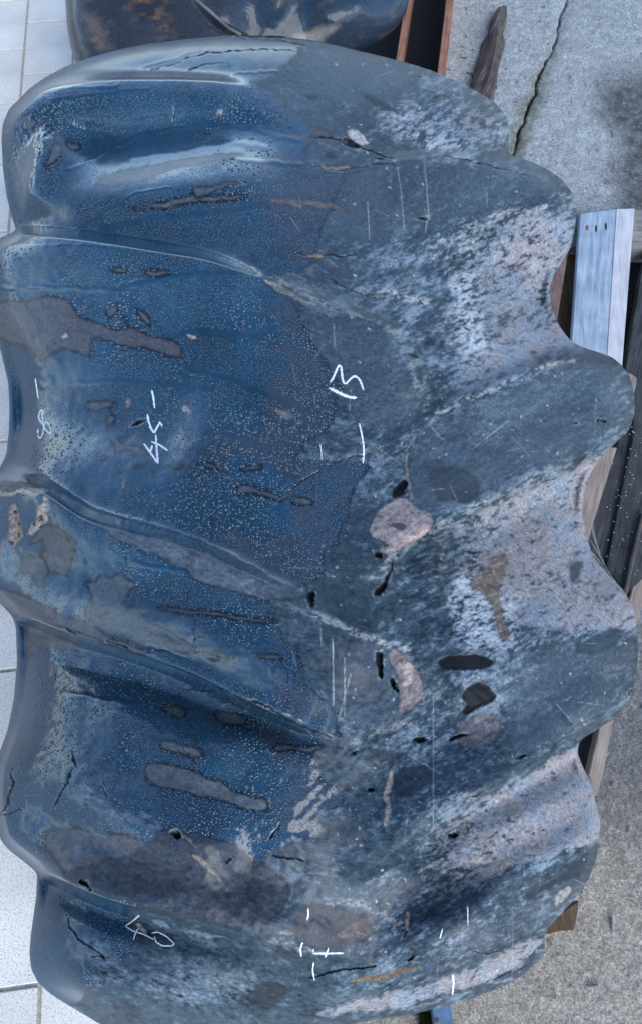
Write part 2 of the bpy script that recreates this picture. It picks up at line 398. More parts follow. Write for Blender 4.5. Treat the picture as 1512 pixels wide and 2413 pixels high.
class Stone:
    """a body whose outline, read off the photo, lies on a tilted plane through its widest girth;
    it swells from that plane towards the upper side and, less, towards the underside"""
    def __init__(s, left, right, NR, NC, plane, puff, rim, R, back, floor):
        s.left = np.array(sorted(left, key=lambda p: p[1]), float)
        s.right = np.array(sorted(right, key=lambda p: p[1]), float)
        y0, y1 = s.left[0, 1], s.left[-1, 1]
        t = np.linspace(0, 1, NR)
        w = 0.72 * t + 0.28 * (0.5 - 0.5 * np.cos(np.pi * t))
        s.rows = y0 + (y1 - y0) * w
        tc = np.linspace(0, 1, NC)
        s.cols = 0.7 * tc + 0.3 * (0.5 - 0.5 * np.cos(np.pi * tc))
        def sm(P):
            x = np.interp(s.rows, P[:, 1], P[:, 0])
            k = np.ones(9) / 9
            xp = np.pad(x, 4, mode='edge')
            return np.convolve(xp, k, 'valid')
        s.xl, s.xr = sm(s.left), sm(s.right)
        s.X = s.xl[:, None] + (s.xr - s.xl)[:, None] * s.cols[None]
        s.Y = np.repeat(s.rows[:, None], NC, 1)
        s.plane, s.NR, s.NC, s.back, s.floor = plane, NR, NC, back, floor
        # swelling: a membrane under pressure, clamped along the outline
        g = 10.0
        ox, oy = s.X.min() - 3 * g, y0 - 3 * g
        W = int((s.X.max() - ox) / g) + 4; H = int((y1 - oy) / g) + 4
        yy = oy + np.arange(H) * g; xx = ox + np.arange(W) * g
        ll = np.interp(yy, s.rows, s.xl, left=1e9, right=1e9); rr = np.interp(yy, s.rows, s.xr, left=-1e9, right=-1e9)
        mask = (xx[None] > ll[:, None]) & (xx[None] < rr[:, None]) & (yy > y0)[:, None] & (yy < y1)[:, None]
        u = mask * 1.0
        for lev in range(2600):
            p = np.pad(u, 1)
            u = mask * (0.25 * (p[:-2, 1:-1] + p[2:, 1:-1] + p[1:-1, :-2] + p[1:-1, 2:]) + 0.0004)
        u = blur(u / u.max(), 3)
        u = bilin(u, (s.X - ox) / g, (s.Y - oy) / g)
        out = [tuple(p) for p in np.stack([s.xl, s.rows], 1)[::6]] + [tuple(p) for p in np.stack([s.xr, s.rows], 1)[::-6]]
        # distance to the outline (only needed close to it)
        d = np.full(s.X.shape, 1e9)
        n = len(out)
        for k in range(n):
            (ax, ay), (bx, by) = out[k], out[(k + 1) % n]
            j0 = np.searchsorted(s.rows, min(ay, by) - R - 2); j1 = np.searchsorted(s.rows, max(ay, by) + R + 2)
            sx, sy = s.X[j0:j1], s.Y[j0:j1]
            dx, dy = bx - ax, by - ay; L = dx * dx + dy * dy + 1e-9
            tt = np.clip(((sx - ax) * dx + (sy - ay) * dy) / L, 0, 1)
            d[j0:j1] = np.minimum(d[j0:j1], np.hypot(sx - ax - tt * dx, sy - ay - tt * dy))
        s.d = d
        e = np.sqrt(np.clip(1 - (1 - np.clip(d / R, 0, 1)) ** 4, 0, 1))
        s.h = rim * e + puff * np.clip(u, 0, 1) ** 0.75
        s.edge = sstep(0, 25, d)
    def ridge(s, pts, amps, wu, wd, mod=1.0):
        if not isinstance(amps, (list, tuple)): amps = [amps] * len(pts)
        P = np.array(pts, float); A = np.array(amps, float) * GAIN
        L = np.concatenate([[0], np.cumsum(np.hypot(*np.diff(P, axis=0).T))])
        q = np.linspace(0, L[-1], max(24, int(L[-1] / 10)))
        k = 11; ker = np.ones(k) / k
        def rs(v):
            w = np.interp(q, L, v); w2 = np.pad(w, k // 2, mode='reflect', reflect_type='odd')
            return np.convolve(w2, ker, 'valid')
        px, py, a = rs(P[:, 0]), rs(P[:, 1]), rs(A)
        fl = min(110.0, L[-1] * 0.35)
        if px[0] > 60: a = a * sstep(0, fl, q)               # fade out where the ridge dies on the body
        if px[-1] < 1300: a = a * sstep(0, fl, L[-1] - q)
        w = max(wu, wd) * 2.6
        j0 = np.searchsorted(s.rows, py.min() - w); j1 = np.searchsorted(s.rows, py.max() + w)
        d, sg, v = pl_dist(s.X[j0:j1], s.Y[j0:j1], list(zip(px, py)), list(a))
        ww = np.where(sg > 0, wd, wu)
        s.h[j0:j1] += v * np.exp(-(d / ww) ** 2) * s.edge[j0:j1] * mod
    def build(s):
        a, b = s.plane                       # z = a + b * y on the girth plane
        D = rays(s.X, s.Y)
        t = (CAMZ - a) / (b * D[..., 1] - D[..., 2])
        s.t0 = t
        s.P = CAMP + D * (t - s.h)[..., None]
        nb = 26                              # underside
        cb = np.linspace(0, 1, nb)[1:-1]
        Xb = s.xl[:, None] + (s.xr - s.xl)[:, None] * cb[None]
        Yb = np.repeat(s.rows[:, None], nb - 2, 1)
        Db = rays(Xb, Yb)
        tb = (CAMZ - a) / (b * Db[..., 1] - Db[..., 2])
        tv = np.linspace(0, 1, s.NR)
        bulge = s.back * np.sqrt(np.clip(1 - (2 * cb - 1) ** 2, 0, 1))[None] * np.sqrt(np.clip(1 - (2 * tv - 1) ** 6, 0, 1))[:, None]
        tb = np.minimum(tb + bulge, np.maximum(tb + 0.0005, (s.floor - CAMZ) / Db[..., 2]))
        Pb = CAMP + Db * tb[..., None]
        NR, NC = s.NR, s.NC
        fi = np.arange(NR * NC).reshape(NR, NC)
        bi = np.concatenate([fi[:, :1], NR * NC + np.arange(NR * (nb - 2)).reshape(NR, nb - 2), fi[:, -1:]], 1)
        qf = np.stack([fi[:-1, :-1], fi[1:, :-1], fi[1:, 1:], fi[:-1, 1:]], -1).reshape(-1, 4)
        qb = np.stack([bi[:-1, :-1], bi[:-1, 1:], bi[1:, 1:], bi[1:, :-1]], -1).reshape(-1, 4)
        s.co = np.concatenate([s.P.reshape(-1, 3), Pb.reshape(-1, 3)])
        s.quads = np.concatenate([qf, qb]); s.nback = NR * (nb - 2)
        return s.co, s.quads
    def grid_uv(s, x, y):
        j = np.interp(y, s.rows, np.arange(s.NR))
        xl = np.interp(y, s.rows, s.xl); xr = np.interp(y, s.rows, s.xr)
        i = np.interp((x - xl) / np.maximum(xr - xl, 1e-6), s.cols, np.arange(s.NC))
        return i, j
    def point(s, x, y):
        i, j = s.grid_uv(np.asarray(x, float), np.asarray(y, float))
        return np.stack([bilin(s.P[..., k], i, j) for k in range(3)], -1)

GAIN = 1.95
LEFT = [(560, 84), (500, 86), (430, 93), (380, 97), (300, 111), (230, 130), (160, 154), (110, 180), (70, 208), (45, 234), (22, 256), (8, 290), (4, 330), (8, 400),
        (16, 460), (28, 510), (40, 545), (-6, 562), (-30, 590), (-45, 660), (-38, 730), (-6, 790), (8, 850), (20, 900), (23, 960), (22, 1010), (16, 1070), (-4, 1110), (-40, 1140),
        (-60, 1200), (-64, 1280), (-50, 1370), (-10, 1412), (28, 1448), (38, 1475), (41, 1560), (33, 1650), (18, 1722), (2, 1765), (-12, 1810), (-16, 1880),
        (-6, 1950), (4, 1982), (26, 2006), (58, 2030), (88, 2056), (86, 2110), (79, 2160), (73, 2205), (70, 2245), (74, 2282), (90, 2314), (118, 2340), (152, 2362), (196, 2388),
        (235, 2412), (300, 2440), (400, 2452)]
RIGHT = [(640, 84), (690, 88), (760, 99), (850, 121), (930, 140), (1000, 160), (1060, 184), (1110, 208), (1160, 238), (1186, 264), (1196, 290), (1198, 330), (1196, 358), (1204, 368), (1240, 376), (1285, 396), (1320, 420),
         (1346, 452), (1357, 490), (1354, 530), (1344, 580), (1322, 620), (1304, 645), (1293, 680), (1298, 725), (1316, 768), (1345, 806), (1390, 826), (1430, 834), (1462, 858), (1484, 890), (1493, 930), (1494, 975), (1480, 1015),
         (1447, 1045), (1418, 1072), (1392, 1110), (1374, 1160), (1371, 1210), (1380, 1265), (1396, 1310), (1430, 1352), (1466, 1388), (1490, 1430), (1499, 1475), (1502, 1540), (1496, 1600), (1484, 1645), (1450, 1690),
         (1400, 1722), (1366, 1742), (1358, 1770), (1372, 1808), (1388, 1838), (1400, 1880), (1412, 1930), (1413, 1970), (1404, 2020), (1385, 2070), (1355, 2115), (1318, 2156), (1285, 2190), (1280, 2210), (1283, 2235), (1268, 2262), (1232, 2296), (1180, 2326), (1110, 2352),
         (1030, 2376), (940, 2394), (840, 2410), (760, 2425), (640, 2440), (520, 2452)]
NR, NC = 1120, 700
B = Stone(LEFT, RIGHT, NR, NC, (0.42, 0.10), 0.30, 0.085, 130, 0.20, 0.118)
X, Y = B.X, B.Y
wob = 1.0 + 0.25 * fbm(X, Y, 160, 3, 101)
RD = [
 ([(20, 262), (70, 222), (110, 207), (200, 195), (280, 190), (420, 190), (540, 196), (620, 215)], [.05, .06, .06, .06, .055, .045, .03, .005], 15, 80),
 ([(110, 300), (200, 330), (300, 318), (430, 300), (560, 300), (700, 340)], [-.02, -.03, -.03, -.025, -.02, -.01], 40, 55),
 ([(130, 262), (104, 330), (74, 430), (52, 540)], [.03, .035, .03, .02], 80, 26),
 ([(-60, 556), (60, 556), (130, 560), (250, 575), (400, 600), (500, 614), (560, 640), (660, 672)], [.07, .07, .07, .065, .055, .04, .025, .005], 13, 120),
 ([(640, 655), (740, 705), (850, 748), (935, 783), (962, 850), (985, 920), (1005, 985)], [.005, .015, .02, .022, .02, .018, .01], 16, 90),
 ([(80, 520), (250, 470), (450, 440), (700, 420)], [.01, .02, .02, .01], 60, 60),
 ([(860, 388), (930, 379), (1040, 369), (1150, 367), (1240, 376), (1320, 415)], [.0, .02, .04, .05, .05, .04], 11, 95),
 ([(900, 640), (1080, 620), (1200, 640), (1300, 680)], [-.01, -.035, -.04, -.04], 70, 110),
 ([(1010, 988), (1090, 940), (1180, 903), (1270, 862), (1350, 838), (1420, 832)], [.01, .022, .035, .045, .05, .05], 18, 110),
 ([(830, 1375), (900, 1330), (960, 1272), (1060, 1222), (1200, 1152), (1330, 1092), (1440, 1040)], [.008, .018, .028, .042, .058, .065, .065], 95, 17),
 ([(1000, 1380), (1150, 1290), (1300, 1200), (1390, 1180)], [-.005, -.02, -.025, -.025], 50, 100),
 ([(1000, 1640), (1150, 1580), (1300, 1520), (1450, 1480)], [.01, .025, .03, .03], 110, 120),
 ([(760, 2080), (880, 2050), (950, 1985), (1090, 1890), (1200, 1835), (1330, 1762), (1440, 1690)], [.0, .014, .03, .05, .065, .07, .07], 110, 15),
 ([(700, 2352), (850, 2335), (1000, 2312), (1120, 2262), (1200, 2232), (1290, 2180)], [.01, .025, .04, .055, .06, .06], 110, 14),
 ([(900, 2250), (1050, 2170), (1200, 2080), (1380, 1990)], [.01, .025, .03, .03], 60, 80),
 ([(0, 960), (150, 970), (300, 990), (500, 1040)], [-.035, -.035, -.03, -.01], 110, 90),
 ([(-40, 1128), (60, 1140), (115, 1175), (200, 1235), (340, 1272), (450, 1300), (560, 1352), (640, 1388), (740, 1450), (860, 1500), (960, 1525)], [.05, .05, .045, .04, .03, .025, .02, .012, .016, .016, .008], 30, 115),
 ([(-60, 1395), (60, 1448), (160, 1490), (300, 1530), (400, 1565), (480, 1596), (560, 1640), (650, 1680), (740, 1716), (805, 1740)], [.05, .05, .05, .05, .05, .045, .04, .03, .025, .005], 95, 11),
 ([(40, 1540), (200, 1580), (400, 1640), (600, 1720)], [-.02, -.025, -.025, -.01], 30, 70),
 ([(-20, 1800), (150, 1850), (300, 1930), (450, 1990), (600, 2050)], [.03, .03, .03, .025, .01], 90, 90),
 ([(-30, 1975), (60, 2030), (130, 2062), (200, 2097), (280, 2127), (400, 2152), (500, 2182), (640, 2217), (740, 2245), (850, 2262)], [.05, .06, .06, .055, .05, .04, .035, .03, .015, .0], 100, 10),
 ([(-60, 1425), (60, 1475), (160, 1515), (300, 1556), (400, 1592), (480, 1625), (560, 1668), (650, 1706), (760, 1745)], [-.03, -.035, -.035, -.035, -.035, -.03, -.025, -.02, -.01], 16, 45),
 ([(-30, 2005), (60, 2056), (130, 2090), (200, 2125), (280, 2155), (400, 2182), (500, 2212), (640, 2245)], [-.02, -.03, -.03, -.03, -.025, -.02, -.015, -.01], 16, 45),
 ([(900, 2075), (970, 2010), (1100, 1918), (1210, 1862), (1335, 1790), (1440, 1720)], [-.0, -.012, -.02, -.03, -.035, -.035], 18, 50),
 ([(900, 1362), (965, 1302), (1068, 1250), (1208, 1182), (1335, 1122), (1440, 1070)], [-.008, -.012, -.02, -.03, -.03, -.03], 20, 60),
 ([(-60, 520), (60, 528), (130, 532), (250, 546), (400, 570), (500, 590), (600, 630)], [-.02, -.025, -.025, -.025, -.02, -.015, -.005], 60, 14),
 ([(100, 2300), (300, 2330), (600, 2360)], [.02, .02, .01], 60, 50),
]
for r in RD: B.ridge(*r)
B.h += (fbm(X, Y, 110, 4, 111) * 0.006 + fbm(X, Y, 40, 3, 112) * 0.0012) * B.edge

# ---- fields over the main boulder: colour, roughness, water film, drops
N1 = fbm(X, Y, 26, 4, 201); N2 = fbm(X, Y, 26, 4, 202)
def region(pts, margin):
    xs = [p[0] for p in pts]; ys = [p[1] for p in pts]
    j0 = np.searchsorted(B.rows, min(ys) - margin); j1 = np.searchsorted(B.rows, max(ys) + margin)
    sub = np.zeros(X.shape, bool)
    sub[j0:j1] = (X[j0:j1] > min(xs) - margin) & (X[j0:j1] < max(xs) + margin)
    return sub
def pmask(pts, soft=4, warp=8, fine=0.0):
    """soft mask of a traced polygon with a ragged edge -> (sub, mask values, signed distance)"""
    for _ in range(2 if len(pts) <= 12 else 1):          # round the traced corners
        q = []
        for k in range(len(pts)):
            (ax, ay), (bx, by) = pts[k], pts[(k + 1) % len(pts)]
            q += [(ax * .75 + bx * .25, ay * .75 + by * .25), (ax * .25 + bx * .75, ay * .25 + by * .75)]
        pts = q
    sub = region(pts, soft + warp + 14)
    d = poly_sd(X[sub] + warp * N1[sub], Y[sub] + warp * N2[sub], pts)
    if fine: d = d + fine * sc2[sub]
    return sub, sstep(-soft, soft, d), d

# flow-aligned coordinates: scuffs run down-right on the left flank, down-left on the right
def flow(sx, scale, octv, seed, gain):
    f = []
    for a_, k in ((0.32, 0), (-0.5, 50)):
        f.append(fbm((X * math.cos(a_) + Y * math.sin(a_)) / sx, -X * math.sin(a_) + Y * math.cos(a_), scale, octv, seed + k, gain))
    w_ = sstep(680, 980, X + 90 * N1)
    return f[0] * (1 - w_) + f[1] * w_

# dry stone
base = np.array([0.038, 0.064, 0.084], np.float32)
col = np.zeros(X.shape + (3,), np.float32) + base
m1 = fbm(X, Y, 170, 4, 211)
col *= (1 + 0.45 * m1)[..., None]
sc = flow(3.6, 20, 5, 221, 0.78)
sc2 = flow(2.4, 7, 3, 231, 0.85) * 1.25
sc3 = flow(2.2, 60, 5, 236, 0.75)
big = fbm(X, Y, 230, 3, 241)
rough = np.full(X.shape, 0.42) + 0.08 * sc
# wet / dry border
xb = np.array([(60, 700), (122, 702), (157, 664), (180, 640), (194, 590), (230, 650), (288, 723), (332, 738), (361, 719), (388, 730), (407, 822), (432, 809), (461, 795), (480, 790), (494, 796), (500, 776), (529, 763), (569, 755), (615, 746), (640, 700), (652, 622), (690, 670), (733, 705), (773, 725), (834, 755), (848, 768), (878, 788), (917, 807), (955, 791), (1006, 782), (1022, 773), (1032, 730), (1080, 700), (1092, 870), (1100, 876), (1130, 855), (1158, 834), (1190, 825), (1221, 819), (1276, 801), (1300, 768), (1347, 765), (1369, 743), (1380, 704), (1390, 640), (1440, 640), (1505, 669), (1528, 704), (1564, 720), (1590, 700), (1597, 690), (1616, 732), (1632, 743), (1671, 787), (1734, 803), (1745, 750), (1791, 740), (1835, 765), (1871, 825), (1896, 814), (1907, 787), (1912, 745), (1958, 759), (1975, 723), (2000, 640), (2030, 600), (2050, 560), (2090, 500), (2140, 300), (2180, 300), (2220, 330), (2260, 300), (2300, 250), (2330, 215), (2360, 180), (2400, 120), (2460, 100)], float)
xbv = np.interp(Y + 5 * fbm(X, Y, 14, 2, 251), xb[:, 0], xb[:, 1]) + 9 * fbm(X, Y, 30, 3, 252) + 4 * fbm(X, Y, 9, 2, 253)
wet = sstep(1.6, -1.6, X - xbv)
dry = 1 - wet
# scuffs and dust on the dry side
rs = sstep(640, 1000, X)
sft = np.clip(sstep(-0.02, 0.55, sc * 0.55 + sc2 * 0.5 + 0.55 * sc3 + 0.25 * big + 0.06 * rs), 0, 1)
calm = np.zeros(X.shape)                       # faces worn smooth carry little scuffing
for pts in ([(820, 420), (930, 384), (1150, 372), (1260, 385), (1330, 440), (1250, 480), (1080, 520), (960, 560), (760, 570)],
            [(700, 720), (850, 755), (935, 790), (985, 930), (1000, 990), (880, 1010), (790, 960), (760, 840)],
            [(1010, 1000), (1180, 915), (1350, 850), (1480, 900), (1480, 1000), (1330, 1080), (1100, 1190), (960, 1200), (930, 1060)],
            [(1230, 1560), (1400, 1500), (1500, 1540), (1470, 1660), (1330, 1740), (1180, 1780), (1180, 1640)],
            [(760, 1530), (880, 1530), (960, 1560), (960, 1700), (800, 1720)], [(700, 110), (850, 125), (1000, 170), (900, 230), (740, 250)],
            [(1050, 2240), (1200, 2160), (1370, 2060), (1330, 2140), (1200, 2225), (1050, 2290), (900, 2320)], [(680, 2080), (850, 2080), (900, 2180), (720, 2220)]):
    sub, m, d_ = pmask(pts, 26, 20)
    calm[sub] = np.maximum(calm[sub], m)
sft = sft * (1 - 0.72 * calm)
col = lerp3(col, (0.062, 0.088, 0.112), calm * 0.6 * dry)
col = lerp3(col, (0.255, 0.325, 0.38), sft * 0.74 * dry * (0.35 + 0.65 * rs))
dk = sstep(0.05, 0.5, -(sc * 0.45 + sc2 * 0.55 + .5 * sc3) + 0.15 * m1)
col = lerp3(col, (0.013, 0.022, 0.034), dk * 0.95 * dry * (1 - 0.75 * calm))
dust = np.zeros(X.shape)
for pts, a, so in [([(1010, 560), (1090, 540), (1180, 505), (1280, 490), (1370, 520), (1330, 640), (1340, 760), (1380, 832), (1350, 834), (1270, 858), (1180, 899), (1090, 936), (1020, 980), (985, 900), (1040, 760)], 0.8, 16),
               ([(960, 1284), (1060, 1234), (1200, 1164), (1330, 1104), (1440, 1052), (1420, 1160), (1400, 1260), (1480, 1380), (1520, 1480), (1400, 1500), (1200, 1470), (1080, 1400)], 0.95, 11),
               ([(880, 2062), (950, 1997), (1090, 1902), (1200, 1847), (1330, 1774), (1440, 1702), (1440, 1980), (1330, 2010), (1200, 2040), (1100, 2100), (960, 2150)], 1.1, 12),
               ([(1080, 2160), (1200, 2120), (1380, 2060), (1340, 2160), (1200, 2240), (1080, 2290), (980, 2310)], 0.35, 55),
               ([(700, 2400), (850, 2347), (1000, 2322), (1120, 2272), (1290, 2190), (1270, 2240), (1180, 2300), (1050, 2350), (900, 2385)], 0.95, 9),
               ([(1000, 150), (1120, 210), (1210, 280), (1200, 370), (1080, 368), (1000, 300), (1060, 240)], 0.55, 55),
               ([(1240, 378), (1370, 440), (1370, 560), (1290, 540), (1310, 470)], 0.6, 55),
               ([(1050, 1470), (1250, 1480), (1480, 1440), (1510, 1560), (1480, 1660), (1420, 1700), (1400, 1560), (1200, 1560)], 0.3, 55),
               ([(1400, 820), (1510, 900), (1510, 1000), (1470, 1040), (1480, 930)], 0.5, 55)]:
    sub, m, d_ = pmask(pts, so, min(40, so))
    if 10 < so < 20: m = m * sstep(900, 1230, X[sub] + 60 * N1[sub])
    dust[sub] = np.maximum(dust[sub], m * a)
dn = sstep(-0.25, 0.35, sc2 * 0.8 + 0.5 * fbm(X, Y, 14, 4, 261, 0.7) + (dust - 0.5) * 0.9)
dustc = lerp3(np.zeros(X.shape + (3,), np.float32) + np.array([0.35, 0.315, 0.31], np.float32), (0.28, 0.31, 0.35), sstep(-.2, .4, fbm(X, Y, 60, 3, 262)))
dm = dust * dn
col = col + (dustc - col) * (dm * 0.85)[..., None]
rough += 0.3 * dm
# white-ish dust caught along creases
for pts, a in [([(1010, 990), (1090, 942), (1180, 905), (1270, 865), (1350, 845)], .8), ([(900, 1335), (970, 1280), (1060, 1228), (1200, 1160), (1330, 1098)], .5),
               ([(640, 655), (740, 700), (850, 745), (935, 783)], .35), ([(935, 783), (962, 850), (985, 920), (1005, 985)], .35), ([(740, 1445), (860, 1500), (960, 1530)], .8),
               ([(800, 1760), (900, 1720), (960, 1700)], .4), ([(1090, 545), (1180, 505), (1280, 490)], .5), ([(870, 690), (930, 692), (1000, 715)], .9), ([(770, 2120), (850, 2130), (950, 2180)], .5),
               ([(640, 2215), (760, 2250)], .4), ([(880, 350), (960, 400), (1040, 330), (1100, 250)], .0)]:
    if a == 0: continue
    sub = region(pts, 30)
    d, _, _ = pl_dist(X[sub] + 5 * N1[sub], Y[sub] + 6 * N2[sub], pts)
    m = sstep(14, 2, d) * sstep(-.3, .3, sc2[sub]) * a
    col[sub] = lerp3(col[sub], (0.40, 0.40, 0.38), m)
# pale scuffed streak on the far lobe
sub, m, d_ = pmask([(930, 250), (980, 262), (1090, 350), (1110, 372), (1000, 372), (960, 320), (880, 270)], 35, 25)
col[sub] = lerp3(col[sub], (0.52, 0.56, 0.58), m * sstep(-.35, .35, sc2[sub] + .4 * sc[sub]) * 0.75)
for pts in ([(1075, 640), (1130, 640), (1130, 760), (1160, 830), (1090, 860), (1060, 760)], [(1050, 1360), (1100, 1350), (1210, 1400), (1220, 1520), (1080, 1540)]):
    sub, m, d_ = pmask(pts, 30, 25)
    col[sub] = lerp3(col[sub], (0.55, 0.60, 0.62), m * sstep(-.4, .3, sc2[sub]) * 0.8)
# wet stone: darker, very smooth
wcol = np.zeros(X.shape + (3,), np.float32) + np.array([0.012, 0.052, 0.096], np.float32)
wv = fbm(X, Y, 120, 4, 271)
wcol *= (1 + 0.45 * wv + 0.2 * fbm(X, Y, 12, 3, 272))[..., None]
brn = sstep(0.0, 0.5, flow(2, 80, 3, 273, .55) + 0.9 * sstep(380, 720, X) - 0.55)
wcol = lerp3(wcol, (0.045, 0.052, 0.064), brn * 0.6)
col = col + (wcol - col) * wet[..., None]
rough = rough * dry + wet * (0.16 + 0.06 * sstep(-.2, .5, wv))
film = wet * 0.9
nodrop = 1 - wet
# darker rim just inside the water edge
rim_ = sstep(9, 1, np.abs(X - xbv + 5)) * wet
col *= (1 - 0.45 * rim_)[..., None]

def paint(pts, c, a=1.0, soft=3, warp=7, ro=None, fi=None, nd=None, ring=0.0, tex=0.25):
    sub, m, d = pmask(pts, soft, warp)
    m = m * a
    t = np.array(c, np.float32) * (1 + tex * (sc2[sub] + 0.6 * sc[sub]))[:, None]
    if ring:
        r_ = sstep(7, 1, np.abs(d + 1)) * min(0.8, ring * 1.5)
    col[sub] = col[sub] + (t - col[sub]) * m[:, None]
    if ring: col[sub] = col[sub] * (1 - r_)[:, None]
    if ro is not None: rough[sub] = rough[sub] + (ro - rough[sub]) * m
    if fi is not None: film[sub] = film[sub] + (fi - film[sub]) * m
    if nd is not None: nodrop[sub] = np.maximum(nodrop[sub], m) if nd > 0 else nodrop[sub] * (1 - m)
    return sub, m
def dent(pts, depth, soft=3, warp=2):
    sub, m, d = pmask(pts, soft, warp)
    B.h[sub] -= depth * m
GREY = (0.088, 0.104, 0.118); MAUVE = (0.082, 0.082, 0.092)
Q1 = lambda p: crop(0, 0, 1.9385, p); Q2 = lambda p: crop(775, 0, 1.9385, p); Q3 = lambda p: crop(0, 620, 1.9385, p); Q4 = lambda p: crop(775, 620, 1.9385, p)
Q5 = lambda p: crop(0, 1240, 1.9385, p); Q6 = lambda p: crop(775, 1240, 1.9385, p); Q7 = lambda p: crop(0, 1860, 1.9385, p); Q8 = lambda p: crop(775, 1860, 1.9385, p)
K8 = lambda p: crop(0, 1100, 5.027, p); K6 = lambda p: crop(640, 1380, 3.548, p); K5 = lambda p: crop(640, 280, 3.6, p); K4 = lambda p: crop(880, 1120, 3.6, p)
# dried-off islands in the wet half
for pts in (Q3([(-40, 215), (100, 215), (190, 180), (330, 210), (360, 270), (430, 310), (500, 330), (560, 350), (640, 330), (720, 380), (800, 390), (855, 430), (850, 475), (770, 460), (650, 430), (540, 410), (460, 385), (415, 390), (435, 465), (380, 460), (290, 425), (210, 500), (180, 490), (140, 440), (60, 400), (-40, 380)]),
            Q7([(190, 280), (400, 290), (640, 330), (800, 360), (1000, 450), (1100, 560), (900, 570), (600, 560), (450, 560), (330, 520), (240, 400)]),
            K8([(330, 1060), (560, 880), (640, 860), (780, 930), (890, 1050), (890, 1230), (870, 1390), (820, 1480), (700, 1430), (580, 1430), (490, 1290), (530, 1180), (560, 1040), (400, 1090)]),
            Q5([(-60, 330), (60, 375), (200, 420), (300, 490), (380, 500), (440, 530), (520, 590), (700, 650), (680, 670), (500, 610), (300, 545), (80, 480), (-60, 430)]),
            Q5([(100, 200), (200, 210), (230, 290), (200, 300), (250, 350), (180, 370), (150, 300), (80, 290)])):
    paint(pts, MAUVE, 0.9, 2.5, 9, 0.36, 0.15, 1, 0.45)
for pts in (Q3([(510, 230), (555, 230), (545, 270), (510, 295), (500, 265)]), Q3([(635, 250), (670, 265), (715, 310), (700, 330), (665, 310)]), Q3([(575, 290), (600, 295), (595, 315), (578, 312)]),
            Q3([(395, 710), (430, 685), (545, 685), (530, 705), (470, 720), (430, 730)]), Q3([(500, 745), (540, 750), (530, 790), (500, 795)]),
            Q3([(500, 850), (550, 840), (570, 880), (640, 890), (700, 920), (690, 945), (640, 945), (610, 910), (550, 925), (545, 890)]), Q3([(460, 940), (510, 935), (500, 955), (470, 958)]),
            Q3([(1105, 1090), (1150, 1075), (1220, 1100), (1330, 1130), (1320, 1150), (1250, 1130), (1180, 1110), (1120, 1120)]), Q3([(1360, 1140), (1440, 1130), (1480, 1165), (1400, 1170)]),
            Q3([(620, 990), (650, 982), (680, 988), (650, 998)]), Q3([(800, 980), (860, 982), (850, 996), (805, 995)]), Q3([(920, 978), (980, 965), (1040, 993), (1010, 1000), (960, 985)]), Q3([(1125, 1000), (1160, 985), (1230, 980), (1225, 998), (1150, 1008)]),
            Q5([(750, 915), (830, 905), (880, 930), (860, 970), (790, 950)]), Q5([(1000, 945), (1080, 935), (1160, 970), (1140, 1000), (1050, 995)]), Q5([(750, 1080), (790, 1070), (850, 1095), (950, 1110), (955, 1150), (900, 1150), (760, 1120)]),
            Q7([(680, 0), (690, 60), (760, 95), (860, 110), (960, 140), (1090, 165), (1150, 195), (1240, 205), (1260, 170), (1220, 140), (1110, 120), (1060, 70), (980, 50), (900, 10), (780, -20), (720, -30)]),
            Q5([(1275, 1105), (1340, 1085), (1400, 1110), (1512, 1090), (1512, 1112), (1430, 1132), (1360, 1118), (1300, 1122)]),
            Q5([(395, 330), (450, 330), (480, 295), (520, 320), (560, 285), (600, 320), (650, 350), (600, 380), (570, 440), (670, 460), (690, 520), (760, 530), (920, 640), (900, 670), (700, 640), (600, 600), (480, 560), (430, 520), (385, 465), (435, 450), (430, 370)]),
            Q5([(720, 440), (800, 455), (960, 460), (1080, 480), (1200, 500), (1330, 520), (1200, 520), (1000, 480), (800, 475)]),
            Q5([(960, 660), (1050, 655), (1090, 680), (1040, 690)]), Q5([(1190, 670), (1300, 665), (1340, 700), (1240, 690)]),
            Q1([(240, 690), (280, 670), (300, 720), (240, 770), (210, 800)]), Q1([(300, 670), (370, 670), (380, 700), (330, 710)]),
            Q1([(430, 850), (600, 790), (700, 780), (900, 735), (1100, 710), (1160, 720), (1000, 760), (800, 800), (660, 850), (500, 880)]),
            Q1([(560, 980), (740, 960), (880, 925), (930, 900), (1000, 925), (1190, 905), (1100, 945), (900, 945), (760, 985)]),
            Q1([(900, 880), (960, 880), (1080, 850), (1120, 860), (980, 900), (930, 940)]), Q3([(670, 65), (730, 70), (800, 75), (790, 95), (700, 92)]), Q3([(510, 55), (560, 50), (610, 65), (590, 78), (520, 68)])):
    paint(pts, GREY, 0.85, 2.2, 6, 0.34, 0.15, 1, 0.5)
# dull crease band with lighter mottling
paint(Q5([(420, 45), (500, 60), (700, 110), (780, 120), (850, 160), (960, 185), (1050, 235), (1150, 300), (1280, 340), (1430, 340), (1440, 400), (1240, 420), (1100, 380), (900, 320), (880, 270), (720, 200), (560, 130), (480, 80)]), (0.085, 0.11, 0.135), 0.9, 4, 10, 0.5, 0.1, 1, 0.3, 0.6)
for pts in (Q7([(380, 60), (420, 70), (430, 120), (500, 160), (560, 190), (720, 200), (780, 290), (740, 330), (600, 260), (480, 220), (400, 160), (320, 140)]),
            Q7([(390, 810), (440, 790), (520, 850), (560, 930), (620, 960), (640, 1010), (560, 1000), (450, 1030), (430, 950), (400, 900)]), Q7([(320, 890), (380, 870), (400, 900), (340, 912)]),
            Q7([(700, 980), (780, 930), (900, 920), (980, 960), (1100, 950), (1300, 1000), (1200, 1080), (900, 1110), (640, 1060)])):
    paint(pts, (0.115, 0.15, 0.18), 0.6, 10, 22, 0.5, 0.0, 1, 0, 1.2)
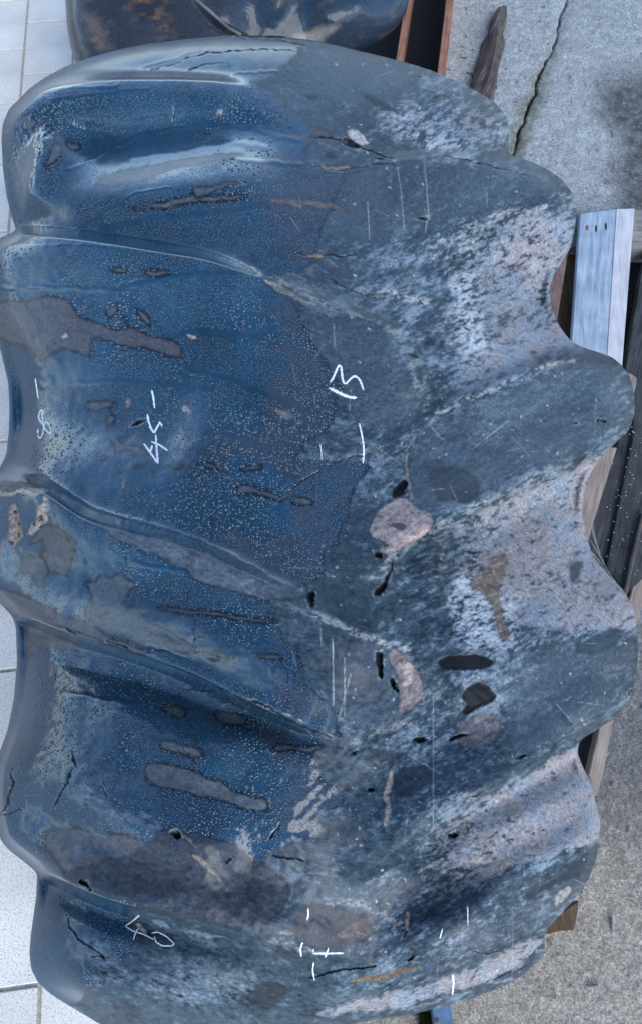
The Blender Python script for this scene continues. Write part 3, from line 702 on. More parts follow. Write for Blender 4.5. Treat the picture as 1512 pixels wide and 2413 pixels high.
paint([(386, 1946), (436, 1960), (532, 1976), (606, 2030), (690, 2080), (660, 2160), (560, 2190), (300, 2130), (130, 2062), (200, 2040), (330, 2010)], (0.034, 0.042, 0.054), 0.9, 4, 12, 0.42, 0.05, 1, 0.3, 0.5)
# clean film streams without drops
def stream(pts, w, c=None):
    sub = region(pts, w + 14)
    d, _, _ = pl_dist(X[sub] + 5 * N1[sub], Y[sub] + 5 * N2[sub], pts)
    m = sstep(w, w * 0.55, d)
    nodrop[sub] = np.maximum(nodrop[sub], m)
    rough[sub] = rough[sub] + (0.12 - rough[sub]) * m
    film[sub] = np.maximum(film[sub], m)
    B.h[sub] += 0.0016 * sstep(w, 0, d)
    if c is not None: col[sub] = lerp3(col[sub], c, m * 0.7)
for pts, w in ((Q1([(150, 1080), (320, 1090), (480, 1010), (640, 900), (800, 880)]), 5), (Q1([(300, 1090), (450, 1085), (640, 1040), (700, 1025), (900, 1010), (1100, 985), (1250, 945)]), 8), (Q1([(560, 365), (640, 330), (720, 300), (860, 260), (940, 235)]), 7),
               (Q1([(320, 800), (460, 735), (560, 690), (640, 640), (780, 610), (940, 592)]), 7), (Q1([(560, 690), (500, 640), (330, 600)]), 6), (Q1([(620, 745), (800, 720), (960, 690), (1120, 670), (1250, 690)]), 12), (Q1([(880, 560), (1050, 590), (1180, 600), (1300, 640), (1400, 660)]), 10),
               (Q1([(1120, 750), (1250, 760), (1420, 770)]), 9), (Q1([(160, 440), (330, 410), (560, 400)]), 7), (Q1([(230, 470), (420, 440), (700, 415)]), 6), (Q1([(1010, 370), (1130, 340), (1300, 335)]), 5),
               (Q3([(0, 150), (200, 150), (400, 155), (560, 160), (760, 110), (860, 90), (1000, 80), (1200, 65)]), 9), (Q3([(800, 380), (930, 350), (1080, 370), (1220, 370), (1280, 330)]), 10), (Q3([(1040, 830), (1120, 850), (1250, 890), (1400, 860)]), 8),
               (Q3([(1240, 985), (1300, 1015), (1400, 1045)]), 9), (Q5([(590, 230), (720, 260), (880, 280)]), 9), (Q5([(700, 620), (900, 700)]), 6), (Q5([(300, 850), (420, 870), (620, 900)]), 12),
               (Q3([(200, 610), (500, 590), (800, 600), (1000, 620)]), 9), (Q3([(880, 520), (1100, 580), (1250, 640), (1400, 700)]), 9), (Q1([(0, 1150), (200, 1150), (420, 1150), (560, 1170)]), 6)):
    stream(pts, w)
# bead-covered wet islands on the dried lobe
for pts in (Q7([(240, 250), (330, 245), (325, 275), (250, 272)]), Q7([(370, 262), (395, 262), (390, 282), (372, 282)]), Q7([(420, 280), (480, 290), (540, 330), (520, 340), (430, 310)]), Q7([(420, 375), (490, 370), (490, 405), (420, 405)]), Q7([(500, 375), (550, 375), (545, 400), (505, 405)]), Q7([(345, 370), (375, 365), (385, 400), (355, 405)])):
    paint(pts, (0.03, 0.07, 0.11), 0.9, 2, 5, 0.1, 1.0, 1)
# damp smooth patches on the dry side
for pts, c in ((K6([(1110, 1700), (1440, 1690), (1430, 1780), (1330, 1900), (1090, 1960)]), (0.020, 0.034, 0.052)), (K6([(480, 2260), (600, 2150), (720, 2130), (850, 2170), (900, 2270), (850, 2340), (600, 2370)]), (0.06, 0.075, 0.092)),
               (Q8([(-120, 700), (-60, 640), (60, 640), (160, 680), (250, 720), (220, 810), (100, 850), (-60, 850), (-120, 800)]), (0.040, 0.042, 0.052)), (Q6([(550, 690), (610, 670), (800, 668), (805, 740), (600, 745), (555, 710)]), (0.014, 0.025, 0.042)),
               (Q6([(660, 870), (740, 800), (800, 820), (820, 870), (770, 915), (710, 940), (680, 955), (670, 930), (690, 900)]), (0.012, 0.016, 0.022)), (K6([(560, 640), (780, 700), (950, 720), (1040, 1050), (950, 1160), (560, 1160), (520, 900)]), (0.030, 0.048, 0.068)),
               (K4([(560, 60), (760, 40), (1000, 130), (1020, 330), (800, 350), (640, 330), (590, 220)]), (0.030, 0.045, 0.062)), (Q7([(1190, 1000), (1300, 1000), (1360, 1060), (1270, 1140), (1200, 1090)]), (0.026, 0.03, 0.036)),
               (Q8([(950, 600), (1100, 530), (1260, 400), (1250, 470), (1100, 560), (960, 630)]), (0.016, 0.03, 0.045)), (Q6([(1180, 640), (1240, 600), (1380, 540), (1420, 560), (1380, 640), (1250, 680)]), (0.022, 0.042, 0.062)),
               (Q6([(1170, 230), (1220, 225), (1215, 300), (1180, 340), (1160, 290)]), (0.03, 0.04, 0.05)), (Q6([(1130, 950), (1160, 950), (1200, 1000), (1160, 1010)]), (0.025, 0.035, 0.045)),
               (K5([(520, 340), (620, 345), (640, 370), (530, 370)]), (0.02, 0.03, 0.04)), (Q2([(195, 435), (260, 460), (340, 500), (375, 540), (330, 520), (240, 480)]), (0.02, 0.028, 0.038)),
               (K6([(870, 1600), (980, 1560), (1150, 1560), (1180, 1590), (1050, 1640), (900, 1645)]), (0.03, 0.045, 0.06)), (Q5([(1420, 650), (1512, 700), (1480, 760), (1400, 700)]), (0.05, 0.07, 0.09)), (K5([(440, 110), (590, 140), (605, 170), (540, 205), (430, 200)]), (0.06, 0.065, 0.078))):
    paint(pts, c, 0.92, 3, 9, 0.5, 0.08, None, 0.15, 0.35)
# spalled beige stone and stains
SP = (0.37, 0.285, 0.255)
for pts, c, a in ((K4([(150, 400), (260, 330), (350, 300), (430, 350), (520, 410), (600, 470), (605, 560), (500, 680), (420, 690), (350, 760), (240, 800), (120, 770), (140, 740), (240, 720), (140, 660), (60, 630), (90, 500)]), SP, .92), (K4([(365, -80), (400, -80), (402, 150), (430, 330), (395, 330), (380, 150)]), (.26, .22, .21), .8),
                  (K6([(1070, 660), (1150, 720), (1250, 760), (1310, 830), (1350, 1000), (1340, 1120), (1290, 1200), (1150, 1250), (1160, 1150), (1180, 1020), (1120, 850), (1090, 780)]), (.23, .185, .17), .8), (K6([(1150, 790), (1230, 770), (1300, 850), (1280, 960), (1230, 1020), (1180, 1000), (1200, 900)]), SP, .85),
                  (K6([(1050, 1750), (1110, 1700), (1090, 1850), (1080, 2050), (1060, 2210), (1020, 2200), (1030, 1950)]), (.30, .26, .22), .85), (Q6([(640, 1030), (720, 960), (830, 940), (850, 1000), (830, 1080), (730, 1110), (640, 1110)]), (.16, .135, .135), .85),
                  (Q6([(690, 345), (780, 270), (830, 200), (880, 190), (865, 300), (830, 380), (840, 440), (880, 540), (890, 610), (830, 590), (820, 480), (780, 390), (720, 360)]), (.19, .15, .115), .92), (Q8([(130, 1005), (250, 970), (400, 940), (510, 925), (430, 960), (290, 1000), (180, 1015)]), (.17, .12, .075), .9),
                  (Q8([(70, 780), (200, 700), (250, 710), (230, 800), (90, 815)]), (.16, .12, .10), .55), (Q2([(110, 620), (150, 610), (185, 620), (240, 670), (215, 680), (150, 660)]), (.50, .48, .46), .9), (K5([(480, 450), (770, 435), (700, 468), (560, 472)]), (.35, .24, .16), .9),
                  (Q3([(1240, 100), (1330, 140), (1430, 200), (1512, 235), (1400, 215), (1270, 150)]), (.28, .28, .23), .75), (K5([(230, 160), (330, 165), (420, 215), (410, 230), (300, 185)]), (.20, .12, .06), .8), (K5([(30, 730), (200, 745), (500, 745), (640, 770), (740, 830), (700, 835), (600, 795), (300, 785), (130, 790)]), (.16, .125, .11), .75),
                  (K5([(370, 1195), (510, 1200), (500, 1225), (370, 1220)]), (.34, .22, .12), .95), (Q3([(875, 360), (930, 375), (925, 392), (890, 395)]), (.4, .33, .28), .9), (Q3([(850, 735), (880, 695), (905, 745)]), (.42, .38, .34), .9), (Q3([(588, 660), (615, 662), (615, 700), (605, 712), (590, 690)]), (.24, .21, .22), .85), (Q3([(565, 1090), (575, 1038), (592, 1040), (580, 1095)]), (.25, .2, .17), .8),
                  (Q3([(285, 370), (320, 362), (325, 388), (300, 388)]), (.4, .42, .44), .8), (Q3([(1290, 720), (1380, 730), (1390, 770), (1320, 770)]), (.2, .18, .17), .7), (K8([(-60, 440), (200, 430), (350, 410), (600, 420), (560, 470), (440, 500), (350, 510), (220, 480), (100, 500), (-60, 490)]), (.50, .45, .38), .9),
                  (K8([(150, 620), (220, 620), (250, 800), (270, 950), (230, 1100), (160, 1170), (140, 1050), (90, 960), (130, 850), (120, 700)]), (.24, .185, .15), .95), (K8([(340, 880), (450, 780), (470, 650), (530, 600), (480, 520), (570, 520), (610, 680), (600, 860), (430, 950), (330, 1000)]), (.36, .30, .26), .95),
                  (K8([(-60, 400), (150, 350), (350, 360), (560, 410), (600, 430), (300, 432), (-60, 455)]), (.13, .115, .105), .9), (Q7([(900, 400), (960, 420), (1010, 480), (1060, 540), (1000, 500), (930, 440)]), (.24, .20, .15), .75), (Q7([(860, 310), (900, 340), (940, 390), (900, 360)]), (.2, .18, .14), .6),
                  (Q8([(400, 675), (425, 690), (415, 770), (400, 760)]), (.45, .36, .30), .9), (Q8([(1090, 620), (1140, 560), (1190, 545), (1160, 610), (1110, 650)]), (.36, .33, .31), .8), (Q8([(700, 440), (760, 400), (830, 400), (800, 450), (720, 460)]), (.42, .38, .33), .6),
                  (Q7([(640, 720), (680, 745), (700, 790), (660, 770)]), (.4, .34, .3), .9), (Q7([(690, 705), (770, 715), (810, 755), (760, 760)]), (.2, .25, .3), .7), (Q7([(860, 760), (900, 755), (1000, 785), (1100, 805), (1000, 805), (900, 785)]), (.16, .2, .24), .7), (Q7([(1305, 765), (1375, 765), (1370, 785), (1310, 785)]), (.33, .31, .3), .8),
                  (Q5([(100, 530), (140, 540), (260, 580), (400, 640), (300, 650), (180, 620), (150, 700), (120, 640)]), (.11, .10, .085), .6)):
    paint(pts, c, a, 2.5, 9, 0.75, 0.0, 1, 0.12, 0.55)
paint(K4([(200, 540), (330, 520), (400, 560), (330, 600), (240, 560)]), (0.07, 0.08, 0.10), 1, 2, 5, 0.4)
# rough broken left facet of the far lobe
sub, m, d_ = pmask(Q1([(60, 560), (130, 520), (220, 600), (230, 660), (180, 760), (130, 900), (80, 1080), (10, 900), (-10, 620)]), 14, 14)
B.h[sub] += m * (fbm(X[sub] * 2, Y[sub], 22, 4, 281) * 0.008)
col[sub] = lerp3(col[sub], (0.10, 0.095, 0.10), m * sstep(0.1, 0.5, fbm(X[sub], Y[sub], 14, 3, 282)) * 0.8)
for pts in (K8([(150, 620), (220, 620), (250, 800), (270, 950), (230, 1100), (160, 1170), (140, 1050), (90, 960), (130, 850), (120, 700)]), K8([(340, 880), (450, 780), (470, 650), (530, 600), (570, 520), (610, 680), (600, 860), (430, 950), (330, 1000)])):
    sub, m, d_ = pmask(pts, 4, 4)
    nn = fbm(X[sub], Y[sub], 9, 3, 283)
    B.h[sub] += m * (nn * 0.007 - 0.002)
    col[sub] = lerp3(col[sub], (0.02, 0.016, 0.014), m * sstep(0.05, 0.35, -nn))
for pts in (Q1([(150, 580), (200, 575), (270, 600), (260, 640), (210, 640), (200, 720), (170, 740)]),):
    sub, m, d_ = pmask(pts, 5, 6); nn = fbm(X[sub], Y[sub], 9, 3, 284)
    B.h[sub] += m * (nn * 0.008 - 0.004); col[sub] = lerp3(col[sub], (0.03, 0.02, 0.018), m * sstep(-.1, .3, -nn)); nodrop[sub] = np.maximum(nodrop[sub], m)
# pits and holes
BLK = (0.004, 0.005, 0.007)
for pts in (K6([(960, 720), (1010, 710), (1030, 800), (1030, 940), (980, 910), (960, 820)]), K6([(1070, 940), (1110, 930), (1150, 1010), (1170, 1040), (1120, 1030), (1080, 1010)]), K6([(380, 200), (440, 180), (440, 250), (430, 320), (380, 325), (370, 270)]),
            K6([(940, 180), (1010, 110), (1080, 0), (1080, -60), (1110, -90), (1110, 0), (1060, 60), (1050, 160), (1000, 220), (940, 220)]), K6([(730, 1560), (790, 1540), (790, 1570), (760, 1590)]), K6([(1255, 1460), (1290, 1450), (1380, 1450), (1390, 1470), (1290, 1500)]), K6([(870, 1880), (930, 1860), (945, 1890), (900, 1915)]),
            Q6([(600, 1065), (640, 1045), (715, 1045), (640, 1065), (600, 1085)]), Q6([(245, 190), (290, 190), (290, 215), (250, 215)]), Q6([(680, 180), (740, 180), (735, 192), (690, 195)]), Q6([(915, 1150), (970, 1135), (965, 1150), (920, 1160)]), Q6([(1165, 878), (1215, 874), (1165, 886)]),
            Q4([(330, 1110), (380, 1050), (410, 1050), (410, 1100), (350, 1145)]), Q4([(400, 455), (465, 465), (465, 480), (415, 475)]), Q4([(645, 118), (695, 122), (690, 130), (650, 128)]), Q4([(660, 335), (705, 345), (700, 354)]), Q4([(1165, 775), (1210, 778), (1205, 787)]), Q4([(1295, 768), (1338, 768), (1335, 778), (1300, 778)]),
            Q8([(600, 320), (640, 308), (645, 325), (615, 340)]), Q8([(705, 135), (750, 120), (750, 130), (710, 142)]), Q8([(395, 905), (440, 875), (450, 885), (425, 905)]), Q2([(440, 1010), (500, 1018), (480, 1030), (455, 1025)]), Q2([(925, 910), (955, 912), (950, 922)]), Q2([(90, 665), (120, 650), (170, 655), (200, 690), (170, 705), (140, 690)]),
            Q2([(260, 738), (300, 742), (310, 750), (270, 748)]), Q2([(425, 340), (480, 358), (450, 352)]), Q2([(350, 490), (395, 508), (370, 502)]), Q3([(620, 790), (660, 770), (690, 775), (650, 795), (625, 810)]), Q7([(800, 305), (850, 300), (850, 335), (815, 325)]), Q7([(370, 530), (390, 520), (440, 570), (420, 580)]), Q8([(380, 800), (410, 770), (420, 770), (405, 790)])):
    sub, m, d_ = pmask(pts, 2.0, 8, 4.0)
    lip = sstep(-7, -2.5, d_) * (1 - m) * sstep(-.2, .5, sc2[sub])
    col[sub] = lerp3(col[sub], (0.30, 0.31, 0.31), lip * 0.6)
    col[sub] = lerp3(col[sub], BLK, m * (0.86 + 0.14 * sstep(.3, -.1, sc2[sub])))
    film[sub] *= 1 - m; rough[sub] += (0.7 - rough[sub]) * m; nodrop[sub] = np.maximum(nodrop[sub], m)
    B.h[sub] -= 0.014 * sstep(-2, 7, d_)
# cracks
def crackline(pts, w, depth=0.004, c=BLK, a=0.9, j=7):
    w = w * 0.62
    sub = region(pts, w + 16)
    n_ = len(pts)
    d, _, t = pl_dist(X[sub] + j * N1[sub] + 3 * sc2[sub], Y[sub] + j * N2[sub] + 2 * sc[sub], pts, list(np.linspace(0, 1, n_)))
    ww = w * (0.25 + 1.2 * vnoise(X[sub] / 11, Y[sub] / 11, 291)) * (0.2 + 0.8 * np.sin(np.pi * np.clip(t, .02, .98)) ** .6)
    m = sstep(ww + 1.1, ww * 0.3, d) * np.clip(ww / 1.2, 0.25, 1)
    col[sub] = lerp3(col[sub], c, m * a)
    B.h[sub] -= depth * m
    film[sub] *= 1 - m; rough[sub] += (0.7 - rough[sub]) * m
    nodrop[sub] = np.maximum(nodrop[sub], m)
    hl = sstep(ww + 4.5, ww + 2, d) * (1 - m) * sstep(.1, .6, sc2[sub]) * 0.5      # chipped pale lip
    col[sub] = lerp3(col[sub], (0.26, 0.28, 0.29), hl * (w > 1.2))
for pts, w in ((Q2([(180, 690), (260, 720), (350, 745)]), 4), (Q2([(500, 735), (600, 740), (700, 755), (800, 775), (900, 800), (980, 825)]), 2.5), (Q2([(-30, 655), (60, 652), (150, 680)]), 5), (Q2([(-20, 790), (100, 800), (250, 770), (340, 775), (365, 790)]), 2.5),
               (K5([(250, 1205), (340, 1210)]), 4), (K5([(500, 1210), (650, 1220), (780, 1230), (840, 1260)]), 4), (Q1([(1060, 190), (1120, 180), (1240, 178)]), 2), (Q1([(1220, 188), (1330, 190), (1440, 218)]), 3), (Q1([(820, 300), (940, 262), (1080, 240), (1200, 230), (1400, 240)]), 2.6),
               (Q1([(600, 370), (700, 335), (860, 295)]), 1.5), (Q1([(740, 380), (900, 330), (1050, 290)]), 1.5), (Q1([(815, 480), (820, 600)]), 1.2), (Q1([(1120, 490), (1130, 570)]), 1.2), (Q1([(1355, 540), (1360, 650)]), 1.2),
               (Q3([(1340, 1120), (1400, 1060), (1512, 1000)]), 3), (Q4([(0, 990), (110, 960), (200, 935), (330, 885)]), 2.4), (Q5([(880, 830), (960, 840), (1030, 842)]), 3), (Q5([(1000, 820), (1100, 865), (1200, 890), (1330, 960), (1450, 1020), (1512, 1045), (1550, 1060)]), 4),
               (Q5([(595, 205), (600, 290)]), 1.2), (Q5([(882, 265), (886, 470)]), 1.2), (Q5([(905, 480), (920, 660)]), 1.1), (Q5([(1340, 700), (1350, 900)]), 1.2), (Q5([(1290, 690), (1280, 800)]), 1.0), (Q5([(330, 110), (450, 280)]), 1.0),
               (Q7([(345, 0), (310, 80), (280, 150), (258, 200)]), 6), (Q7([(55, 0), (60, 100), (30, 190), (-10, 230)]), 7), (Q7([(0, 225), (60, 210), (110, 200)]), 4), (Q7([(310, 690), (330, 740), (370, 800), (430, 840), (480, 890), (505, 915)]), 2.6), (Q7([(430, 880), (490, 890)]), 2),
               (Q7([(1060, 445), (1090, 425)]), 4), (Q7([(1275, 410), (1350, 425), (1430, 432)]), 5), (Q7([(1270, 340), (1310, 260)]), 2.4), (K6([(40, 2330), (130, 2190)]), 2.4), (Q8([(-60, 985), (0, 975), (60, 960), (170, 940), (260, 935)]), 5), (Q8([(710, 1050), (715, 970), (745, 935), (770, 945)]), 1.8),
               (Q8([(720, 860), (790, 865), (880, 850)]), 3), (Q2([(500, 450), (600, 452)]), 1.4), (Q3([(555, 447), (610, 443)]), 3), (Q1([(1130, 850), (1160, 860)]), 3), (Q4([(30, 110), (110, 150), (220, 190), (300, 205)]), 2.4), (Q4([(440, 190), (490, 250)]), 2.5), (Q5([(300, 545), (360, 580)]), 5), (Q5([(500, 600), (610, 640)]), 4),
               (Q7([(480, 90), (520, 150)]), 2), (K8([(1, 460), (300, 440), (560, 460)]), 1.4), (Q8([(960, 930), (840, 985), (780, 1010)]), 3), (Q5([(860, 1110), (930, 1180)]), 3), (Q5([(340, 1130), (360, 1202)]), 5)):
    crackline(pts, w)
# pale scratches
def scratch(pts, w=1.0, a=0.7, c=(0.42, 0.46, 0.48)):
    sub = region(pts, 6)
    d, _, _ = pl_dist(X[sub], Y[sub], pts)
    col[sub] = lerp3(col[sub], c, sstep(w + 0.9, w * 0.3, d) * a)
for pts in (K6([(592, 620), (590, 1170)]), K6([(690, 760), (690, 1250)]), K6([(740, 900), (650, 1250)]), K6([(1230, 1590), (1490, 1740)]), K6([(1450, 1100), (1450, 2200)]), K5([(1160, 450), (1190, 650), (1220, 1000)]), K5([(1390, 370), (1410, 600), (1430, 850), (1400, 1020)]), K5([(900, 750), (915, 1080)]),
            Q4([(710, 910), (800, 840), (885, 770)]), Q4([(520, 800), (570, 860)]), Q4([(290, 1110), (340, 1060)]), Q4([(870, 918), (940, 902)]), Q4([(65, 320), (70, 430)]), Q4([(520, 1100), (580, 1092)]), Q6([(1110, 905), (1195, 1000)]), Q6([(60, 600), (65, 900)]), Q4([(400, 920), (445, 850)])):
    scratch(pts, .8, 0.55)
rr = np.random.default_rng(31)
for k in range(170):
    x = rr.uniform(640, 1480); y = rr.uniform(110, 2380)
    L = rr.uniform(6, 42) if k % 5 else rr.uniform(40, 110); a = math.pi / 2 + rr.normal(0, .12) if k % 3 == 0 else rr.uniform(0, math.pi)
    scratch([(x, y), (x + L * math.cos(a), y + L * math.sin(a))], rr.uniform(.35, .7), rr.uniform(.12, .45))
for k in range(60):
    x = rr.uniform(30, 760); y = rr.uniform(250, 2300); L = rr.uniform(20, 110)
    scratch([(x, y), (x + rr.normal(0, 5), y + L)], 0.6, rr.uniform(.1, .35), (0.012, 0.018, 0.025))
# light chips
for k in range(330):
    x = rr.uniform(780, 1480); y = rr.uniform(110, 2390)
    r_ = rr.uniform(1.2, 4.5); a = rr.uniform(0, 3.14)
    scratch([(x, y), (x + r_ * math.cos(a), y + r_ * math.sin(a))], r_ * .5, rr.uniform(.4, .9), (0.5, 0.5, 0.49))

# less film, more roughness at the left edge and crown, to mute pale reflections
lf = sstep(0, 75, X - B.xl[:, None]) * (0.4 + 0.6 * sstep(150, 215, Y))
film *= 0.06 + 0.94 * lf
rough += (0.5 - rough) * (1 - lf) * 0.85 * (rough < 0.5)
# the big black stain on the dry side
for pts in (Q6([(655, 875), (690, 830), (740, 795), (765, 812), (800, 818), (796, 845), (825, 862), (800, 890), (770, 918), (730, 905), (705, 940), (680, 960), (665, 930), (690, 900)]), Q6([(550, 690), (610, 670), (800, 668), (805, 740), (600, 745), (555, 710)])):
    sub, m, d_ = pmask(pts, 2.0, 5, 3.0)
    col[sub] = lerp3(col[sub], (0.005, 0.007, 0.010), m * 0.95); rough[sub] += (0.9 - rough[sub]) * m
    B.h[sub] -= 0.003 * m

# ---- the boulder itself
co, qd = B.build()
base_pt = Vector((0.0, 1.0, 0.118))
boulder = empty('boulder', base_pt)
tag(boulder, 'huge blue-black fluted boulder, wet and beaded on one side, dusty on the other', 'boulder')
me = fast_mesh('stone_body', co, qd)
nbk = B.nback
add_attr(me, 'stone_color', 'FLOAT_COLOR', np.concatenate([np.clip(col, 0.002, 0.8).reshape(-1, 3), np.full((nbk, 3), 0.07, np.float32)]))
add_attr(me, 'rough', 'FLOAT', np.concatenate([np.clip(rough, 0.06, 0.95).ravel(), np.full(nbk, 0.6)]))
add_attr(me, 'wet', 'FLOAT', np.concatenate([np.clip(film, 0, 1).ravel(), np.zeros(nbk)]))
body = child_at(link('stone_body', me, M_STONE), boulder)

# ---- chalk
def ribbon(strokes, wpx, name):
    V = []; Fc = []
    for pts in strokes:
        p = np.array(pts, float)
        L = np.concatenate([[0], np.cumsum(np.hypot(*np.diff(p, axis=0).T))])
        n = max(4, int(L[-1] / 2.2)); q = np.linspace(0, L[-1], n)
        x = np.interp(q, L, p[:, 0]); y = np.interp(q, L, p[:, 1])
        if n > 8:
            for _ in range(2):
                x[1:-1] = (x[:-2] + 2 * x[1:-1] + x[2:]) / 4; y[1:-1] = (y[:-2] + 2 * y[1:-1] + y[2:]) / 4
        tx = np.gradient(x); ty = np.gradient(y); tl = np.hypot(tx, ty) + 1e-9
        e = np.minimum(1, 0.35 + np.minimum(q, L[-1] - q) / (wpx * 1.6))
        hw = wpx * 0.5 * e * (0.62 + 0.55 * rr.random(n))
        o = len(V)
        for sgn, lift in ((-1, .0007), (0, .0014), (1, .0007)):
            pxx = x - sgn * ty / tl * hw; pyy = y + sgn * tx / tl * hw
            P = B.point(pxx, pyy); D = rays(pxx, pyy)
            V += [tuple(v) for v in (P - D * lift)]
        for k in range(n - 1):
            for s2 in (0, 1):
                a = o + s2 * n + k
                Fc.append((a, a + 1, a + n + 1, a + n))
    m_ = bpy.data.meshes.new(name); m_.from_pydata(V, [], Fc); m_.update()
    for p in m_.polygons: p.use_smooth = True
    o_ = link(name, m_, M_CHALK)
    return child_at(o_, boulder)
C1 = lambda p: crop(60, 900, 3.6, p); C2 = lambda p: crop(740, 850, 7.56, p); C3 = lambda p: crop(280, 2180, 2.52, p); C4 = lambda p: crop(955, 2160, 2.52, p)
ribbon([C1([(95, 60), (108, 150), (122, 240)])], 3.6, 'chalk_dash')
tag(ribbon([C1([(165, 375), (168, 345), (150, 328), (130, 355), (122, 410), (140, 435), (158, 460), (185, 510), (226, 550), (228, 500), (210, 450), (185, 435), (172, 460), (165, 520), (150, 570), (130, 585), (115, 550), (120, 495)]), C1([(150, 345), (156, 400), (165, 470)])], 3.4, 'chalk_number'), 'thin chalk figure 8')
ribbon([C1([(1110, 160), (1125, 230), (1135, 320)])], 4.6, 'chalk_dash')
tag(ribbon([C1([(1072, 370), (1080, 420), (1100, 490), (1130, 535), (1155, 490), (1180, 440), (1195, 455), (1200, 485)]), C1([(1040, 625), (1100, 710), (1165, 800)]), C1([(1165, 805), (1155, 700), (1145, 550)]), C1([(1105, 610), (1180, 640), (1250, 690)]), C1([(1115, 640), (1100, 700)])], 5.4, 'chalk_number'), 'chalk number 45')
tag(ribbon([C2([(445, 570), (490, 520), (540, 410), (580, 310), (615, 255), (650, 290), (660, 400), (670, 500), (700, 595), (740, 600), (800, 530), (870, 465), (930, 465), (990, 530), (1030, 630), (1060, 720)])], 5.4, 'chalk_number'), 'chalk figure 3 of the number 13')
tag(ribbon([C2([(425, 670), (560, 740), (700, 810), (820, 850), (940, 855)])], 7.4, 'chalk_number'), 'chalk figure 1 of the number 13')
ribbon([C2([(980, 1320), (1020, 1500), (1055, 1700), (1065, 1850), (1055, 1980), (1045, 2060)])], 4.8, 'chalk_dash')
ribbon([C2([(270, 1710), (290, 1850), (295, 2000)])], 2.2, 'chalk_dash')
tag(ribbon([C3([(147, 95), (105, 130), (60, 160), (110, 190), (170, 208), (235, 240)]), C3([(140, 172), (120, 210), (110, 245)]), C3([(220, 202), (260, 195), (310, 220), (362, 268), (345, 280), (290, 280), (250, 258), (238, 220)])], 3.4, 'chalk_number'), 'chalk number 80')
ribbon([C3([(1175, 48), (1178, 90), (1170, 125)])], 4.6, 'chalk_dash')
ribbon([C3([(1143, 258), (1128, 300), (1135, 347)])], 4.8, 'chalk_dash')
tag(ribbon([C3([(1210, 298), (1206, 320)]), C3([(1203, 327), (1300, 327), (1392, 325)]), C3([(1300, 293), (1278, 352)])], 4.4, 'chalk_number'), 'chalk figure 4')
ribbon([C3([(1210, 380), (1203, 430), (1215, 495)])], 4.0, 'chalk_dash')
ribbon([C4([(355, 505), (360, 560), (352, 630)])], 4.6, 'chalk_dash')
ribbon([C4([(445, 90), (446, 210)])], 3.0, 'chalk_dash')
ribbon([C4([(292, 225), (275, 288)])], 3.4, 'chalk_dash')

# ---- water drops
gyv, gxv = np.gradient(B.P, axis=0), np.gradient(B.P, axis=1)
NRM = np.cross(gyv, gxv); NRM /= np.linalg.norm(NRM, axis=-1, keepdims=True) + 1e-12
tocam = CAMP - B.P
flip = np.sum(NRM * tocam, -1) < 0
NRM[flip] *= -1
cell = 4.5
cxs, cys = np.meshgrid(np.arange(-50, 900, cell), np.arange(86, 2412, cell))
cxs = cxs.ravel() + rr.uniform(-.48, .48, cxs.size) * cell; cys = cys.ravel() + rr.uniform(-.48, .48, cys.size) * cell
xl_ = np.interp(cys, B.rows, B.xl); xr_ = np.interp(cys, B.rows, B.xr)
ok = (cxs > xl_ + 14) & (cxs < xr_ - 3) & (cxs > -20)
cxs, cys = cxs[ok], cys[ok]
gi, gj = B.grid_uv(cxs, cys)
nd = bilin(nodrop, gi, gj)
sz = fbm(cxs, cys, 150, 3, 301)
coarse = sstep(-0.05, 0.35, sz + 0.35 * np.exp(-((cxs - 330) / 300) ** 2 - ((cys - 1130) / 220) ** 2) + 0.3 * np.exp(-((cxs - 450) / 260) ** 2 - ((cys - 1800) / 160) ** 2) - 0.25 * sstep(500, 750, cxs) * sstep(900, 500, cys))
prob = (0.84 - 0.45 * coarse) * sstep(-.55, -.1, fbm(cxs, cys, 60, 3, 302) + 0.25)
dr_ = rays(cxs, cys); nf = -sum(bilin(NRM[..., k], gi, gj) * dr_[:, k] for k in range(3))
keep = (nf > 0.38) & (nd < 0.35) & (rr.random(len(cxs)) < prob)
cxs, cys, coarse, gi, gj = cxs[keep], cys[keep], coarse[keep], gi[keep], gj[keep]
rad = (0.9 + 0.65 * rr.random(len(cxs))) * (1 + 1.7 * coarse * rr.random(len(cxs)) ** 1.5)
PP = np.stack([bilin(B.P[..., k], gi, gj) for k in range(3)], -1)
NN = np.stack([bilin(NRM[..., k], gi, gj) for k in range(3)], -1); NN /= np.linalg.norm(NN, axis=1, keepdims=True)
dep = np.linalg.norm(PP - CAMP, axis=1)
rm = rad * dep / F
down = np.array([0, 0, -1.0]) - NN * (-NN[:, 2])[:, None]
dl = np.linalg.norm(down, axis=1, keepdims=True); down = down / np.maximum(dl, 1e-6)
sidev = np.cross(NN, down)
el = 1 + 0.5 * rr.random(len(rm)) * dl[:, 0]
K = 6
th = np.arange(K) / K * 2 * np.pi
vs = [PP + NN * (rm * 0.62)[:, None] + down * (rm * 0.12)[:, None]]
for fr, hh in ((0.70, 0.44), (1.0, -0.06)):
    for a in th:
        vs.append(PP + down * (rm * fr * el * math.cos(a))[:, None] + sidev * (rm * fr * math.sin(a))[:, None] + NN * (rm * hh)[:, None])
vs = np.stack(vs, 1)                   # n x 13 x 3
tri = [(0, 1 + k, 1 + (k + 1) % K) for k in range(K)]
for k in range(K):
    a, b_, c_, d_ = 1 + k, 1 + (k + 1) % K, 1 + K + k, 1 + K + (k + 1) % K
    tri += [(a, c_, d_), (a, d_, b_)]
tri = np.array(tri)
allt = (tri[None] + (np.arange(len(rm)) * 13)[:, None, None]).reshape(-1, 3)
me = fast_mesh('water_drops', vs.reshape(-1, 3), allt)
m, n_, l_, b_ = mat_new('water_bead')
